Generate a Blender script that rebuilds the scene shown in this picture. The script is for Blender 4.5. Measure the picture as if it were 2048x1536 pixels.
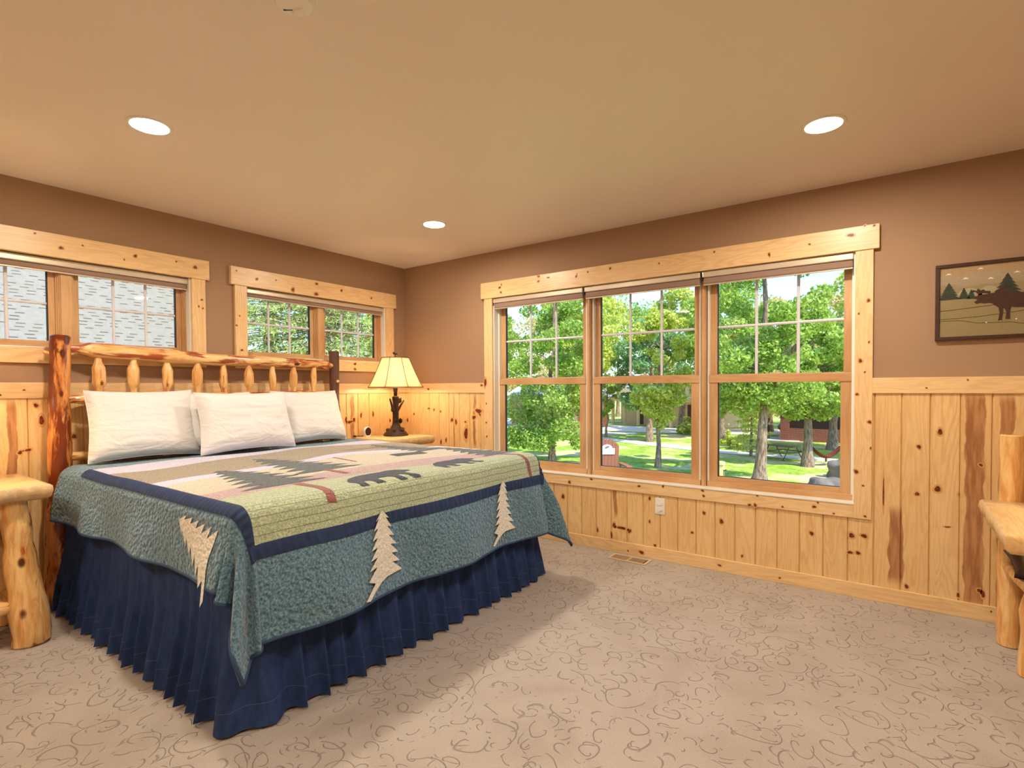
import bpy, bmesh, math, random
import numpy as np
from mathutils import Vector, Matrix, noise
from mathutils.geometry import delaunay_2d_cdt
PI = math.pi
S = bpy.context.scene
for o in list(bpy.data.objects): bpy.data.objects.remove(o)
COL = S.collection

# ------------------------------------------------------------------ camera, world, sun, exposure
cam = bpy.data.cameras.new('camera'); camo = bpy.data.objects.new('camera', cam); COL.objects.link(camo)
S.camera = camo
cam.sensor_fit = 'HORIZONTAL'; cam.sensor_width = 36; cam.lens = 36*1071.94/2048
cam.shift_y = 30.36/2048; cam.clip_start = .05; cam.clip_end = 400
_y, _p, _r = (math.radians(a) for a in (35.83884, -1.22683, -.32559))
fw = Vector((-math.sin(_y)*math.cos(_p), math.cos(_y)*math.cos(_p), math.sin(_p)))
rt = Vector((math.cos(_y), math.sin(_y), 0)); up = rt.cross(fw)
r2 = rt*math.cos(_r)+up*math.sin(_r); u2 = -rt*math.sin(_r)+up*math.cos(_r)
M3 = Matrix((r2, u2, -fw)).transposed()
camo.matrix_world = Matrix.Translation((4.02395, -3.74033, 1.24548)) @ M3.to_4x4()

S.view_settings.view_transform = 'Standard'; S.view_settings.look = 'None'
S.view_settings.gamma = 1; S.view_settings.exposure = 1.0; S.view_settings.use_curve_mapping = False

W = bpy.data.worlds.new('World'); S.world = W; W.use_nodes = True
wn = W.node_tree.nodes; wl = W.node_tree.links
bg = wn['Background']; sky = wn.new('ShaderNodeTexSky'); sky.sky_type = 'NISHITA'
sky.sun_disc = False; sky.sun_elevation = math.radians(48); sky.sun_rotation = math.radians(110)
sky.air_density = 1.0; sky.dust_density = .6; sky.ozone_density = 3.0
tint = wn.new('ShaderNodeMix'); tint.data_type = 'RGBA'; tint.blend_type = 'MULTIPLY'; tint.inputs[0].default_value = 1
tint.inputs[7].default_value = (.80, .96, 1.22, 1); wl.new(sky.outputs[0], tint.inputs[6]); wl.new(tint.outputs[2], bg.inputs[0])
bg.inputs[1].default_value = .27
sl = bpy.data.lights.new('sun', 'SUN'); sl.energy = 4.6; sl.angle = math.radians(.8); sl.color = (1, .95, .84)
so = bpy.data.objects.new('sun', sl); COL.objects.link(so)
so.rotation_euler = Vector((.80, -.34, 1.05)).to_track_quat('Z', 'Y').to_euler()

# ------------------------------------------------------------------ object helpers
def tag(o, label=None, cat=None, group=None, kind=None):
    if label: o['label'] = label
    if cat: o['category'] = cat
    if group: o['group'] = group
    if kind: o['kind'] = kind
    return o
def empty(name, loc, rz=0):
    o = bpy.data.objects.new(name, None); o.empty_display_size = .1; COL.objects.link(o)
    o.location = loc; o.rotation_euler = (0, 0, rz); return o
class MB:
    def __init__(s): s.v = []; s.f = []; s.m = []; s.cur = 0
    def add(s, vs, fs):
        b = len(s.v); s.v += [tuple(v) for v in vs]; s.f += [[i+b for i in f] for f in fs]; s.m += [s.cur]*len(fs)
    def box(s, a, b, rot=None, piv=None):
        x0, y0, z0 = a; x1, y1, z1 = b
        vs = [(x0,y0,z0),(x1,y0,z0),(x1,y1,z0),(x0,y1,z0),(x0,y0,z1),(x1,y0,z1),(x1,y1,z1),(x0,y1,z1)]
        if rot is not None:
            p = Vector(piv or [(a[i]+b[i])/2 for i in range(3)])
            vs = [rot @ (Vector(v)-p)+p for v in vs]
        s.add(vs, [(0,3,2,1),(4,5,6,7),(0,1,5,4),(1,2,6,5),(2,3,7,6),(3,0,4,7)]); return s
    def tube(s, pts, rad, n=16, cap=True, lump=0, seed=0, roundend=0):
        pts = [Vector(p) for p in pts]
        if not hasattr(rad, '__len__'): rad = [rad]*len(pts)
        if roundend:
            d0 = (pts[1]-pts[0]).normalized(); d1 = (pts[-1]-pts[-2]).normalized(); e = roundend
            pts = [pts[0], pts[0]+d0*e]+pts[1:-1]+[pts[-1]-d1*e, pts[-1]]
            rad = [max(rad[0]-e, rad[0]*.5), rad[0]]+list(rad[1:-1])+[rad[-1], max(rad[-1]-e, rad[-1]*.5)]
        rings = []; prev = None
        for i, p in enumerate(pts):
            t = (pts[min(i+1, len(pts)-1)]-pts[max(i-1, 0)]).normalized()
            if prev is None:
                a = Vector((0,0,1)) if abs(t.z) < .9 else Vector((1,0,0))
                u = t.cross(a).normalized()
            else: u = (prev-t*prev.dot(t)).normalized()
            prev = u; w = t.cross(u)
            ring = []
            for k in range(n):
                an = 2*PI*k/n; d = u*math.cos(an)+w*math.sin(an); r = rad[i]
                if lump: r *= 1+lump*noise.noise((p+d*rad[i]*.9)*9+Vector((seed*7.1, 3, 1)))+lump*.5*noise.noise((p+d*rad[i])*24+Vector((seed*3.3, 0, 5)))
                ring.append(p+d*r)
            rings.append(ring)
        vs = [v for r in rings for v in r]; fs = []
        for i in range(len(rings)-1):
            for k in range(n): fs.append((i*n+k, i*n+(k+1)%n, (i+1)*n+(k+1)%n, (i+1)*n+k))
        if cap: fs.append(tuple(range(n-1, -1, -1))); fs.append(tuple((len(rings)-1)*n+k for k in range(n)))
        s.add(vs, fs); return s
    def lathe(s, prof, c=(0,0,0), n=32, sx=1, sy=1):
        vs = []; fs = []
        for r, z in prof:
            for k in range(n): vs.append((c[0]+r*sx*math.cos(2*PI*k/n), c[1]+r*sy*math.sin(2*PI*k/n), c[2]+z))
        for i in range(len(prof)-1):
            for k in range(n): fs.append((i*n+k, i*n+(k+1)%n, (i+1)*n+(k+1)%n, (i+1)*n+k))
        if prof[0][0] > 1e-5: fs.append(tuple(range(n-1, -1, -1)))
        if prof[-1][0] > 1e-5: fs.append(tuple((len(prof)-1)*n+k for k in range(n)))
        s.add(vs, fs); return s
    def prism(s, poly, fn, t):
        n = len(poly); vs = [fn(x, y, 0) for x, y in poly]+[fn(x, y, t) for x, y in poly]
        s.add(vs, [tuple(range(n-1, -1, -1)), tuple(range(n, 2*n))]+[(i, (i+1) % n, n+(i+1) % n, n+i) for i in range(n)]); return s
    def grid(s, fn, nu, nv, closeu=False):
        vs = [fn(i/(nu if closeu else nu-1), j/(nv-1)) for j in range(nv) for i in range(nu)]
        fs = []
        for j in range(nv-1):
            for i in range(nu if closeu else nu-1):
                i2 = (i+1) % nu; fs.append((j*nu+i, j*nu+i2, (j+1)*nu+i2, (j+1)*nu+i))
        s.add(vs, fs); return s
    def blob(s, c, r, seed=0, lump=.3, freq=1.2, n=20, m=12, flat=None):
        vs = [];
        for j in range(m+1):
            th = PI*j/m
            for i in range(n):
                ph = 2*PI*i/n; d = Vector((math.sin(th)*math.cos(ph), math.sin(th)*math.sin(ph), math.cos(th)))
                k = 1+lump*noise.noise(d*freq+Vector((seed*5.3, 1, 2)))
                p = Vector((c[0]+d.x*r[0]*k, c[1]+d.y*r[1]*k, c[2]+d.z*r[2]*k))
                if flat is not None: p.z = max(p.z, flat)
                vs.append(p)
        fs = [(j*n+i, (j+1)*n+i, (j+1)*n+(i+1) % n, j*n+(i+1) % n) for j in range(m) for i in range(n)]
        s.add(vs, fs); return s
    def build(s, name, mats, parent=None, smooth=True, bevel=0, ang=40, sub=0):
        me = bpy.data.meshes.new(name); me.from_pydata(s.v, [], s.f)
        if not isinstance(mats, (list, tuple)): mats = [mats]
        for m in mats: me.materials.append(m)
        if len(mats) > 1: me.polygons.foreach_set('material_index', s.m)
        me.validate(); me.update()
        if smooth:
            me.polygons.foreach_set('use_smooth', [True]*len(me.polygons))
            me.set_sharp_from_angle(angle=math.radians(ang))
        o = bpy.data.objects.new(name, me); COL.objects.link(o)
        if parent: o.parent = parent
        if bevel:
            b = o.modifiers.new('bevel', 'BEVEL'); b.width = bevel; b.segments = 2; b.limit_method = 'ANGLE'
        if sub:
            b = o.modifiers.new('sub', 'SUBSURF'); b.levels = sub; b.render_levels = sub
        return o
def copy_tree(o, parent=None):
    c = o.copy(); COL.objects.link(c); c.parent = parent
    for ch in list(o.children): copy_tree(ch, c)
    return c
def L(a, b, t): return a+(b-a)*t
def sm(a, b, x): t = min(1, max(0, (x-a)/(b-a))); return t*t*(3-2*t)
def rgb(r, g, b):
    f = lambda c: (c/255/12.92 if c/255 < .04045 else ((c/255+.055)/1.055)**2.4)
    return (f(r), f(g), f(b), 1)

# ------------------------------------------------------------------ node helpers
class NT:
    def __init__(s, name, rough=.6, spec=.4):
        s.m = bpy.data.materials.new(name); s.m.use_nodes = True
        s.t = s.m.node_tree; s.b = s.t.nodes['Principled BSDF']; s.b.inputs['Roughness'].default_value = rough
        s.b.inputs['Specular IOR Level'].default_value = spec
        s._tc = None
    def nd(s, ty, **kw):
        n = s.t.nodes.new(ty)
        for k, v in kw.items(): setattr(n, k, v)
        return n
    def put(s, sock, v):
        if isinstance(v, bpy.types.NodeSocket): s.t.links.new(v, sock)
        elif v is not None: sock.default_value = v
    @property
    def co(s):
        if s._tc is None: s._tc = s.nd('ShaderNodeTexCoord')
        return s._tc.outputs['Object']
    def math(s, op, a, b=None, c=None, clamp=False):
        n = s.nd('ShaderNodeMath', operation=op, use_clamp=clamp)
        for i, v in enumerate((a, b, c)):
            if v is not None: s.put(n.inputs[i], v)
        return n.outputs[0]
    def vec(s, op, a, b=None):
        n = s.nd('ShaderNodeVectorMath', operation=op); s.put(n.inputs[0], a)
        if b is not None:
            s.put(n.inputs[3] if op == 'SCALE' else n.inputs[1], b)
        return n.outputs[1] if op in ('LENGTH', 'DISTANCE') else n.outputs[0]
    def xyz(s, v): n = s.nd('ShaderNodeSeparateXYZ'); s.put(n.inputs[0], v); return n.outputs
    def comb(s, x, y, z):
        n = s.nd('ShaderNodeCombineXYZ')
        for i, v in enumerate((x, y, z)): s.put(n.inputs[i], v)
        return n.outputs[0]
    def noise(s, v=None, scale=5, detail=3, rough=.5, dist=0, out=0):
        n = s.nd('ShaderNodeTexNoise'); s.put(n.inputs['Vector'], v if v is not None else s.co)
        n.inputs['Scale'].default_value = scale; n.inputs['Detail'].default_value = detail
        n.inputs['Roughness'].default_value = rough; n.inputs['Distortion'].default_value = dist
        return n.outputs[out]
    def vor(s, v=None, scale=5, feature='F1', rnd=1):
        n = s.nd('ShaderNodeTexVoronoi', feature=feature); s.put(n.inputs['Vector'], v if v is not None else s.co)
        n.inputs['Scale'].default_value = scale; n.inputs['Randomness'].default_value = rnd
        return n.outputs
    def ss(s, x, a, b, c=0., d=1.):
        n = s.nd('ShaderNodeMapRange', interpolation_type='SMOOTHSTEP'); s.put(n.inputs[0], x)
        for i, v in enumerate((a, b, c, d)): s.put(n.inputs[i+1], v)
        return n.outputs[0]
    def mix(s, f, a, b, mode='MIX'):
        n = s.nd('ShaderNodeMix', data_type='RGBA', blend_type=mode)
        s.put(n.inputs[0], f); s.put(n.inputs[6], a); s.put(n.inputs[7], b); return n.outputs[2]
    def ramp(s, f, stops):
        n = s.nd('ShaderNodeValToRGB'); s.put(n.inputs[0], f); e = n.color_ramp.elements
        e[0].position, e[0].color = stops[0]; e[1].position, e[1].color = stops[-1]
        for p, c in stops[1:-1]: x = e.new(p); x.color = c
        return n.outputs[0]
    def white(s, v): n = s.nd('ShaderNodeTexWhiteNoise', noise_dimensions='3D'); s.put(n.inputs[0], v); return n.outputs
    def bump(s, h, dist=.01, st=1., prev=None):
        n = s.nd('ShaderNodeBump'); s.put(n.inputs['Height'], h); n.inputs['Distance'].default_value = dist
        n.inputs['Strength'].default_value = st
        if prev: s.put(n.inputs['Normal'], prev)
        s.t.links.new(n.outputs[0], s.b.inputs['Normal']); return n.outputs[0]
    def col(s, c): s.put(s.b.inputs['Base Color'], c); return s
def plain(name, c, rough=.6, metal=0, vary=.08, scale=12, bump=0, spec=.4):
    n = NT(name, rough, spec); k = n.noise(scale=scale, detail=4)
    dark = tuple(x*(1-vary*2) for x in c[:3])+(1,); lite = tuple(min(1, x*(1+vary)) for x in c[:3])+(1,)
    n.col(n.mix(k, dark, lite)); n.b.inputs['Metallic'].default_value = metal
    if bump: n.bump(n.noise(scale=scale*6, detail=3), bump)
    return n.m

# ------------------------------------------------------------------ wood
def pine(name, axis, board=None, pitch=.1273, off=.092, marks=(), knots=.5, base=(234,200,142), dark=(210,160,100), rough=.32, kscale=1.):
    """axis: grain direction 0/1/2; board: axis across the boards; marks: (pos across, z0, z1, half width)"""
    n = NT(name, rough, .45); co = n.co; sp = n.xyz(co)
    rnd = None; P = co
    if board is not None:
        idx = n.math('FLOOR', n.math('DIVIDE', n.math('SUBTRACT', sp[board], off), pitch))
        wh = n.white(n.comb(idx, 7.3, 1.7)); rnd = wh[0]
        P = n.vec('ADD', co, n.vec('SCALE', wh[1], 13.))
    sc = [1., 1., 1.]; sc[axis] = .11
    A = n.vec('MULTIPLY', P, tuple(sc))
    fine = n.noise(A, scale=95, detail=3, rough=.6)
    big = n.noise(A, scale=7.5, detail=2, dist=.4)
    rings = n.math('SINE', n.math('MULTIPLY', big, 95.))
    c = n.mix(n.ss(rings, -.2, 1., 0., .42), rgb(*base), rgb(*dark))
    c = n.mix(n.ss(fine, .35, .75, 0., .35), c, rgb(dark[0]*.95, dark[1]*.92, dark[2]*.85))
    c = n.mix(n.ss(n.noise(P, scale=2.3, detail=1), .35, .75, 0., .3), c, rgb(240, 210, 158))
    if rnd is not None:
        c = n.mix(n.math('MULTIPLY', rnd, .38), c, rgb(216, 170, 112))
    # knots
    ks = [8.2*kscale]*3; ks[axis] = 4.4*kscale
    wob = n.vec('SCALE', n.noise(P, scale=14, detail=1, out=1), .05)
    V = n.vor(n.vec('MULTIPLY', n.vec('ADD', P, wob), tuple(ks)), 1.)
    cr = n.xyz(V[1])
    on = n.math('GREATER_THAN', cr[0], 1-knots)
    size = n.math('MULTIPLY_ADD', n.math('MULTIPLY', cr[1], cr[1]), .10, .045)
    k = n.math('DIVIDE', V[0], size)
    halo = n.math('MULTIPLY', n.ss(k, 1., 2.6, .55, 0.), on)
    core = n.math('MULTIPLY', n.ss(k, .85, 1.08, 1., 0.), on)
    c = n.mix(halo, c, rgb(186, 116, 56))
    c = n.mix(core, c, n.mix(n.ss(k, .2, .8), rgb(120, 50, 24), rgb(74, 22, 10)))
    for (x0, z0, z1, w) in marks:
        wv = n.math('MULTIPLY', n.math('SUBTRACT', n.noise(co, scale=6, detail=3), .5), .05)
        dx = n.math('ABSOLUTE', n.math('ADD', n.math('SUBTRACT', sp[board], x0), wv))
        mz = n.math('MULTIPLY', n.ss(sp[2], z0-.02, z0+.05), n.ss(sp[2], z1-.06, z1+.02, 1., 0.))
        m = n.math('MULTIPLY', n.ss(dx, w*.82, w, 1., 0.), mz)
        st = n.noise(n.vec('MULTIPLY', co, (1, 1, .12)), scale=60, detail=3)
        c = n.mix(n.math('MULTIPLY', m, .88), c, n.mix(n.ss(st, .3, .7), rgb(148, 92, 54), rgb(190, 136, 88)))
    n.col(c); n.bump(n.math('ADD', fine, n.math('MULTIPLY', rings, .15)), .0006, .5)
    return n.m
def logmat(name, axis, red=.5, rough=.22, light=(240, 200, 134), mid=(214, 150, 82), deep=(122, 54, 24)):
    n = NT(name, rough, .5); sc = [1., 1., 1.]; sc[axis] = .16
    A = n.vec('MULTIPLY', n.co, tuple(sc)); f = n.noise(A, scale=34, detail=6, rough=.62, dist=.5)
    g = n.noise(n.vec('MULTIPLY', n.co, tuple(.12+.88*x for x in sc)), scale=11, detail=4, rough=.6, dist=.6)
    c = n.mix(n.ss(f, .32, .68), rgb(*light), rgb(*mid))
    m = n.ss(n.math('ADD', g, n.math('MULTIPLY', n.math('SUBTRACT', f, .5), .55)), .74-red*.5, .86-red*.5)
    c = n.mix(m, c, n.mix(f, rgb(*deep), rgb(deep[0]*1.5, deep[1]*1.6, deep[2]*1.6)))
    V = n.vor(n.vec('MULTIPLY', n.co, tuple(11*(.45+.55*x) for x in sc)), 1.); cr = n.xyz(V[1])
    k = n.math('DIVIDE', V[0], n.math('MULTIPLY_ADD', cr[1], .13, .10)); on = n.math('GREATER_THAN', cr[0], .5)
    c = n.mix(n.math('MULTIPLY', n.ss(k, .7, 1.1, 1., 0.), on), c, rgb(92, 38, 14))
    n.col(c); n.bump(n.noise(A, scale=40, detail=5, rough=.7), .007, .8)
    n.b.inputs['Coat Weight'].default_value = .35; n.b.inputs['Coat Roughness'].default_value = .12
    return n.m
MARK_B = [(4.352, .06, 1.22, .042), (2.290, .26, .50, .017), (.915, .70, 1.2, .016), (4.015, .12, .56, .036), (.66, .6, 1.2, .008), (4.475, .0, 1.2, .03)]
M_boardB = pine('pine boards along back wall', 2, 0, marks=MARK_B, knots=.1)
M_boardA = pine('pine boards along left wall', 2, 1, pitch=.1273, off=-.72, marks=[(-.655, .6, 1.2, .022), (-2.955, .2, 1.2, .022), (-2.47, .2, 1.2, .02)], knots=.12, base=(234,200,142))
TB = dict(base=(236, 202, 150), dark=(216, 172, 116), knots=.06, kscale=1.25)
M_trimX = pine('pine trim along x', 0, **TB); M_trimY = pine('pine trim along y', 1, **TB); M_trimZ = pine('pine trim upright', 2, **TB)
FR = dict(base=(200, 154, 106), dark=(178, 130, 84), knots=0., rough=.38)
M_frX = pine('sash wood along x', 0, **FR); M_frY = pine('sash wood along y', 1, **FR); M_frZ = pine('sash wood upright', 2, **FR)
M_jamb_sill_glare = plain('pale jamb liner and sill glare', rgb(236, 230, 216), .35, vary=.02)  # liner's own pale tone; on sill boards it paints sky glare
M_logZ = logmat('varnished red log upright', 2, .66, .2, light=(224,156,84), mid=(176,98,46), deep=(92,36,14)); M_barkZ = logmat('dark bark log upright', 2, 1.1, .6, (132, 100, 72), (110, 74, 52), (70, 42, 30))
M_logY = logmat('golden log along y', 1, .48); M_logYr = logmat('red streaked log along y', 1, .52)
M_gold = logmat('golden log upright', 2, .12); M_goldX = logmat('golden log along x', 0, .14); M_ns = logmat('red and gold leg log', 2, .42)
M_slab = pine('varnished slab wood', 1, base=(238, 200, 138), dark=(222, 170, 106), knots=.15, rough=.14)
M_edge = plain('peeled live edge', rgb(226, 190, 138), .4, vary=.25, scale=30, bump=.003)

# ------------------------------------------------------------------ plain materials
def paint(name, c, sc=220, rough=.75):
    n = NT(name, rough, .3); n.col(n.mix(n.noise(scale=1.4, detail=2), c, tuple(x*.94 for x in c[:3])+(1,)))
    n.bump(n.noise(scale=sc, detail=2), .0008, .35); return n.m
M_wall = paint('brown wall paint', rgb(166, 134, 106)); M_ceil = paint('cream ceiling paint', rgb(236, 224, 210), rough=.45)
M_white = plain('white plastic', rgb(236, 232, 222), .4, vary=.01)
M_blk = plain('black metal', rgb(24, 22, 24), .4, vary=.1)
M_shade = plain('taupe shade cloth', rgb(150, 124, 108), .8, vary=.04, scale=60); M_cass = plain('greige aluminium cassette', rgb(214, 200, 178), .28, metal=.35, vary=.02)
M_munt = plain('silver grille bar', rgb(226, 226, 232), .4, metal=.0, vary=.02)
M_seal = plain('dark glazing seal', rgb(40, 40, 36), .6)
def glass():
    n = NT('window glass'); t = n.t; out = t.nodes['Material Output']; t.nodes.remove(n.b)
    tr = n.nd('ShaderNodeBsdfTransparent'); gl = n.nd('ShaderNodeBsdfGlossy'); gl.inputs['Roughness'].default_value = .02
    fr = n.nd('ShaderNodeFresnel'); fr.inputs[0].default_value = 1.35; mx = n.nd('ShaderNodeMixShader')
    tr.inputs[0].default_value = (.97, .985, .98, 1)
    t.links.new(fr.outputs[0], mx.inputs[0]); t.links.new(tr.outputs[0], mx.inputs[1]); t.links.new(gl.outputs[0], mx.inputs[2])
    t.links.new(mx.outputs[0], out.inputs[0]); return n.m
M_glass = glass()
def carpet():
    n = NT('carved scroll carpet', .95, .1); co = n.co
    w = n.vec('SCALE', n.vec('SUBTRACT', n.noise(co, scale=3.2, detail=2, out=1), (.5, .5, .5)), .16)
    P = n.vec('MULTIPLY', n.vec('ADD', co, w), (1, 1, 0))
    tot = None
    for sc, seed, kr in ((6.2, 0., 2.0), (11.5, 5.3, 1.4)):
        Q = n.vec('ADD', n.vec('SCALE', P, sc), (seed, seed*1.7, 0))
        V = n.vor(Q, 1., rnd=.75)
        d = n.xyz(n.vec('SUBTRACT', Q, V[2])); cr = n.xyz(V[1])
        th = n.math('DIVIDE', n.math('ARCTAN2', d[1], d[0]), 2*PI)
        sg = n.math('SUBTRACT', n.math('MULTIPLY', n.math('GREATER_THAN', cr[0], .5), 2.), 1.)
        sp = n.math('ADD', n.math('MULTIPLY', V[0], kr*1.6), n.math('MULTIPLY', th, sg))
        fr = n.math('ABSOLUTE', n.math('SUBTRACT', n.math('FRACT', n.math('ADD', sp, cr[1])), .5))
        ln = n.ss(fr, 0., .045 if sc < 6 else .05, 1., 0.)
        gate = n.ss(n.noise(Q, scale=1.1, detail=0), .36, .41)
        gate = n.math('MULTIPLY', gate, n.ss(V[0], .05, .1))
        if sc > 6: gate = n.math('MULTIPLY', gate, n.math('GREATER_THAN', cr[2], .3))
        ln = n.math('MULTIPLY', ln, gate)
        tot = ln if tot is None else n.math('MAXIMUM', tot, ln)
    c = n.mix(n.noise(scale=260, detail=2), rgb(148, 135, 122), rgb(198, 187, 175))
    c = n.mix(n.ss(n.noise(scale=2.6, detail=3, dist=1.), .35, .7, 0., .3), c, rgb(140, 124, 108))
    c = n.mix(n.math('MULTIPLY', tot, .42), c, rgb(104, 82, 62))  # sheared fibre tone, plus pile-groove shadow put into the line colour
    n.col(c)
    b = n.bump(n.noise(scale=420, detail=2), .004, .5)
    n.bump(n.math('MULTIPLY', tot, -1.), .006, .8, prev=b)
    n.b.inputs['Sheen Weight'].default_value = .25
    return n.m
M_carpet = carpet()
def quiltmat(name, c, c2, bs=95, lines=False, bump=.005):
    n = NT(name, .9, .15)
    V = n.vor(n.vec('MULTIPLY', n.co, (1, 1, 1)), bs, 'SMOOTH_F1'); h = V[0]
    k = n.noise(scale=130, detail=3)
    col = n.mix(n.ss(k, .35, .68), c, c2)
    hh = n.math('MULTIPLY', h, -1.)
    if lines:
        sp = n.xyz(n.co); q = n.math('ADD', n.math('SUBTRACT', sp[0], sp[2]), n.math('MULTIPLY', n.noise(scale=4), .02))
        fr = n.math('ABSOLUTE', n.math('SUBTRACT', n.math('FRACT', n.math('MULTIPLY', q, 26.)), .5))
        st = n.ss(fr, .0, .1, 1., 0.); col = n.mix(n.math('MULTIPLY', st, .35), col, tuple(x*.45 for x in c[:3])+(1,))
        hh = n.math('SUBTRACT', hh, n.math('MULTIPLY', st, .6))
    n.col(col); n.bump(hh, bump, .9); n.b.inputs['Sheen Weight'].default_value = .3
    return n.m

# ------------------------------------------------------------------ room shell
CH = 2.44; RX = 5.35; RY = -5.6; T = .17
def struct(o, label=None): o['kind'] = 'structure'; return o
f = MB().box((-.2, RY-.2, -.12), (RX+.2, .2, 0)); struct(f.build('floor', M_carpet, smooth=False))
f = MB().box((-.2, RY-.2, CH), (RX+.2, .2, CH+.15)); struct(f.build('ceiling', M_ceil, smooth=False))
# back wall (big window): opening X 1.12..3.82, Z .55..2.04
OB = (1.122, 3.816, .55, 2.045)
f = MB().box((-T, 0, 0), (OB[0], T, CH)).box((OB[1], 0, 0), (RX, T, CH)).box((OB[0], 0, 0), (OB[1], T, OB[2])).box((OB[0], 0, OB[3]), (OB[1], T, CH))
wall_b = struct(f.build('wall_back', M_wall, smooth=False))
# left wall: openings (Y ranges)
A2 = (-1.612, -.252); A1 = (-3.362, -2.002); ZA = (1.492, 2.035)
f = MB(); ys = [RY, A1[0], A1[1], A2[0], A2[1], 0]
for i in (0, 2, 4): f.box((-T, ys[i], 0), (0, ys[i+1], CH))
for a in (A1, A2): f.box((-T, a[0], 0), (0, a[1], ZA[0])); f.box((-T, a[0], ZA[1]), (0, a[1], CH))
wall_a = struct(f.build('wall_left', M_wall, smooth=False))
f = MB().box((RX, RY, 0), (RX+T, T, CH)); wall_r = struct(f.build('wall_right', M_wall, smooth=False))
f = MB().box((-T, RY-T, 0), (RX+T, RY, CH)); wall_f = struct(f.build('wall_front', M_wall, smooth=False))

def boards(fn, lo, hi, pitch, off, z0, z1, cut=None):
    """vertical V-groove boards; fn(across, depth, z)"""
    f = MB(); k = math.floor((lo-off)/pitch)
    while off+k*pitch < hi-1e-4:
        a, b = max(lo, off+k*pitch), min(hi, off+(k+1)*pitch); k += 1; a0_, b0_ = a, b
        whole = [(a, .003), (a+.005, .012), (b-.005, .012), (b, .003)]
        segs = [(whole, z0, z1)]
        if cut:
            c0, c1, cz = cut
            if a >= c0 and b <= c1: segs = [(whole, z0, cz)]
            elif a < c0 < b: segs = [([(a, .003), (a+.005, .012), (c0-.001, .012), (c0, .012)], z0, z1), ([(c0, .012), (c0+.001, .012), (b-.005, .012), (b, .003)], z0, cz)]
            elif a < c1 < b: segs = [([(a, .003), (a+.005, .012), (c1-.001, .012), (c1, .012)], z0, cz), ([(c1, .012), (c1+.001, .012), (b-.005, .012), (b, .003)], z0, z1)]
        for pr, s0, s1 in segs:
            a, b = pr[0][0], pr[-1][0]
            vs = [fn(x, d, s0) for x, d in pr]+[fn(x, d, s1) for x, d in pr]+[fn(a, 0, s1), fn(b, 0, s1)]
            f.add(vs, [(0, 1, 5, 4), (1, 2, 6, 5), (2, 3, 7, 6), (4, 5, 6, 7, 9, 8)])
    return f
RZ0, RZ1 = 1.201, 1.290
o = boards(lambda x, d, z: (x, -d, z), 0, RX, .1273, .092, .0, 1.21, (1.06, 3.86, .48)).build('wainscot_boards', M_boardB, wall_b, smooth=False)
o = boards(lambda x, d, z: (d, x, z), RY, 0, .1273, -.72, .0, 1.21).build('wainscot_boards', M_boardA, wall_a, smooth=False)
o = boards(lambda x, d, z: (RX-d, x, z), RY, 0, .1273, -.72, .0, 1.21).build('wainscot_boards', M_boardA, wall_r, smooth=False)
o = boards(lambda x, d, z: (x, RY+d, z), 0, RX, .1273, .092, .0, 1.21).build('wainscot_boards', M_boardB, wall_f, smooth=False)
def trim(name, a, b, m, parent=None, bev=.002):
    o = MB().box(a, b).build(name, m, parent, smooth=False, bevel=bev)
    if not parent: o['kind'] = 'structure'
    return o
trim('trim_1', (.0, -.022, RZ0), (1.04, 0, RZ1), M_trimX); trim('trim_2', (3.898, -.022, RZ0), (RX, 0, RZ1), M_trimX)
trim('trim_3', (0, RY, RZ0), (.022, 0, RZ1), M_trimY); trim('trim_4', (RX-.022, RY, RZ0), (RX, 0, RZ1), M_trimY)
trim('trim_5', (0, RY, RZ0), (RX, RY+.022, RZ1), M_trimX)
trim('baseboard_back', (0, -.022, 0), (RX, 0, .085), M_trimX); trim('baseboard_left', (0, RY, 0), (.022, 0, .085), M_trimY)
trim('baseboard_right', (RX-.022, RY, 0), (RX, 0, .085), M_trimY); trim('baseboard_front', (0, RY, 0), (RX, RY+.022, .085), M_trimX)

# ------------------------------------------------------------------ big window (three double hung units)
wb = struct(empty('window_1', (0, 0, 0)))
def wp(name, a, b, m, bev=.002, par=None): return MB().box(a, b).build(name, m, par or wb, smooth=False, bevel=bev)
wp('header_casing', (1.008, -.032, 2.029), (3.928, 0, 2.169), M_trimX, .003)
wp('side_casing', (1.037, -.023, .467), (1.127, 0, 2.030), M_trimZ); wp('side_casing', (3.812, -.023, .467), (3.900, 0, 2.030), M_trimZ)
wp('apron_casing', (1.127, -.022, .467), (3.812, 0, .553), M_trimX)
wp('sill_board', (1.122, -.026, .545), (3.816, .13, .556), M_jamb_sill_glare)  # white here is sky glare on the varnish, painted as sill colour
f = MB().box((1.122, 0, .555), (1.134, .16, 2.045)).box((3.804, 0, .555), (3.816, .16, 2.045)).box((1.122, 0, 2.035), (3.816, .16, 2.047))
f.build('jamb', M_jamb_sill_glare, wb, smooth=False)
mull = [(1.134, None), (2.018, 2.062), (2.905, 2.949)]
units = [(1.134, 2.018), (2.062, 2.905), (2.949, 3.804)]
for a, b in ((2.018, 2.062), (2.905, 2.949)):
    f = MB().box((a+.006, .045, .556), (b-.006, .16, 2.04)).box((a+.012, .036, .556), (b-.012, .05, 2.04)); f.build('mullion', M_frZ, wb, smooth=False, bevel=.0015)
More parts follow.
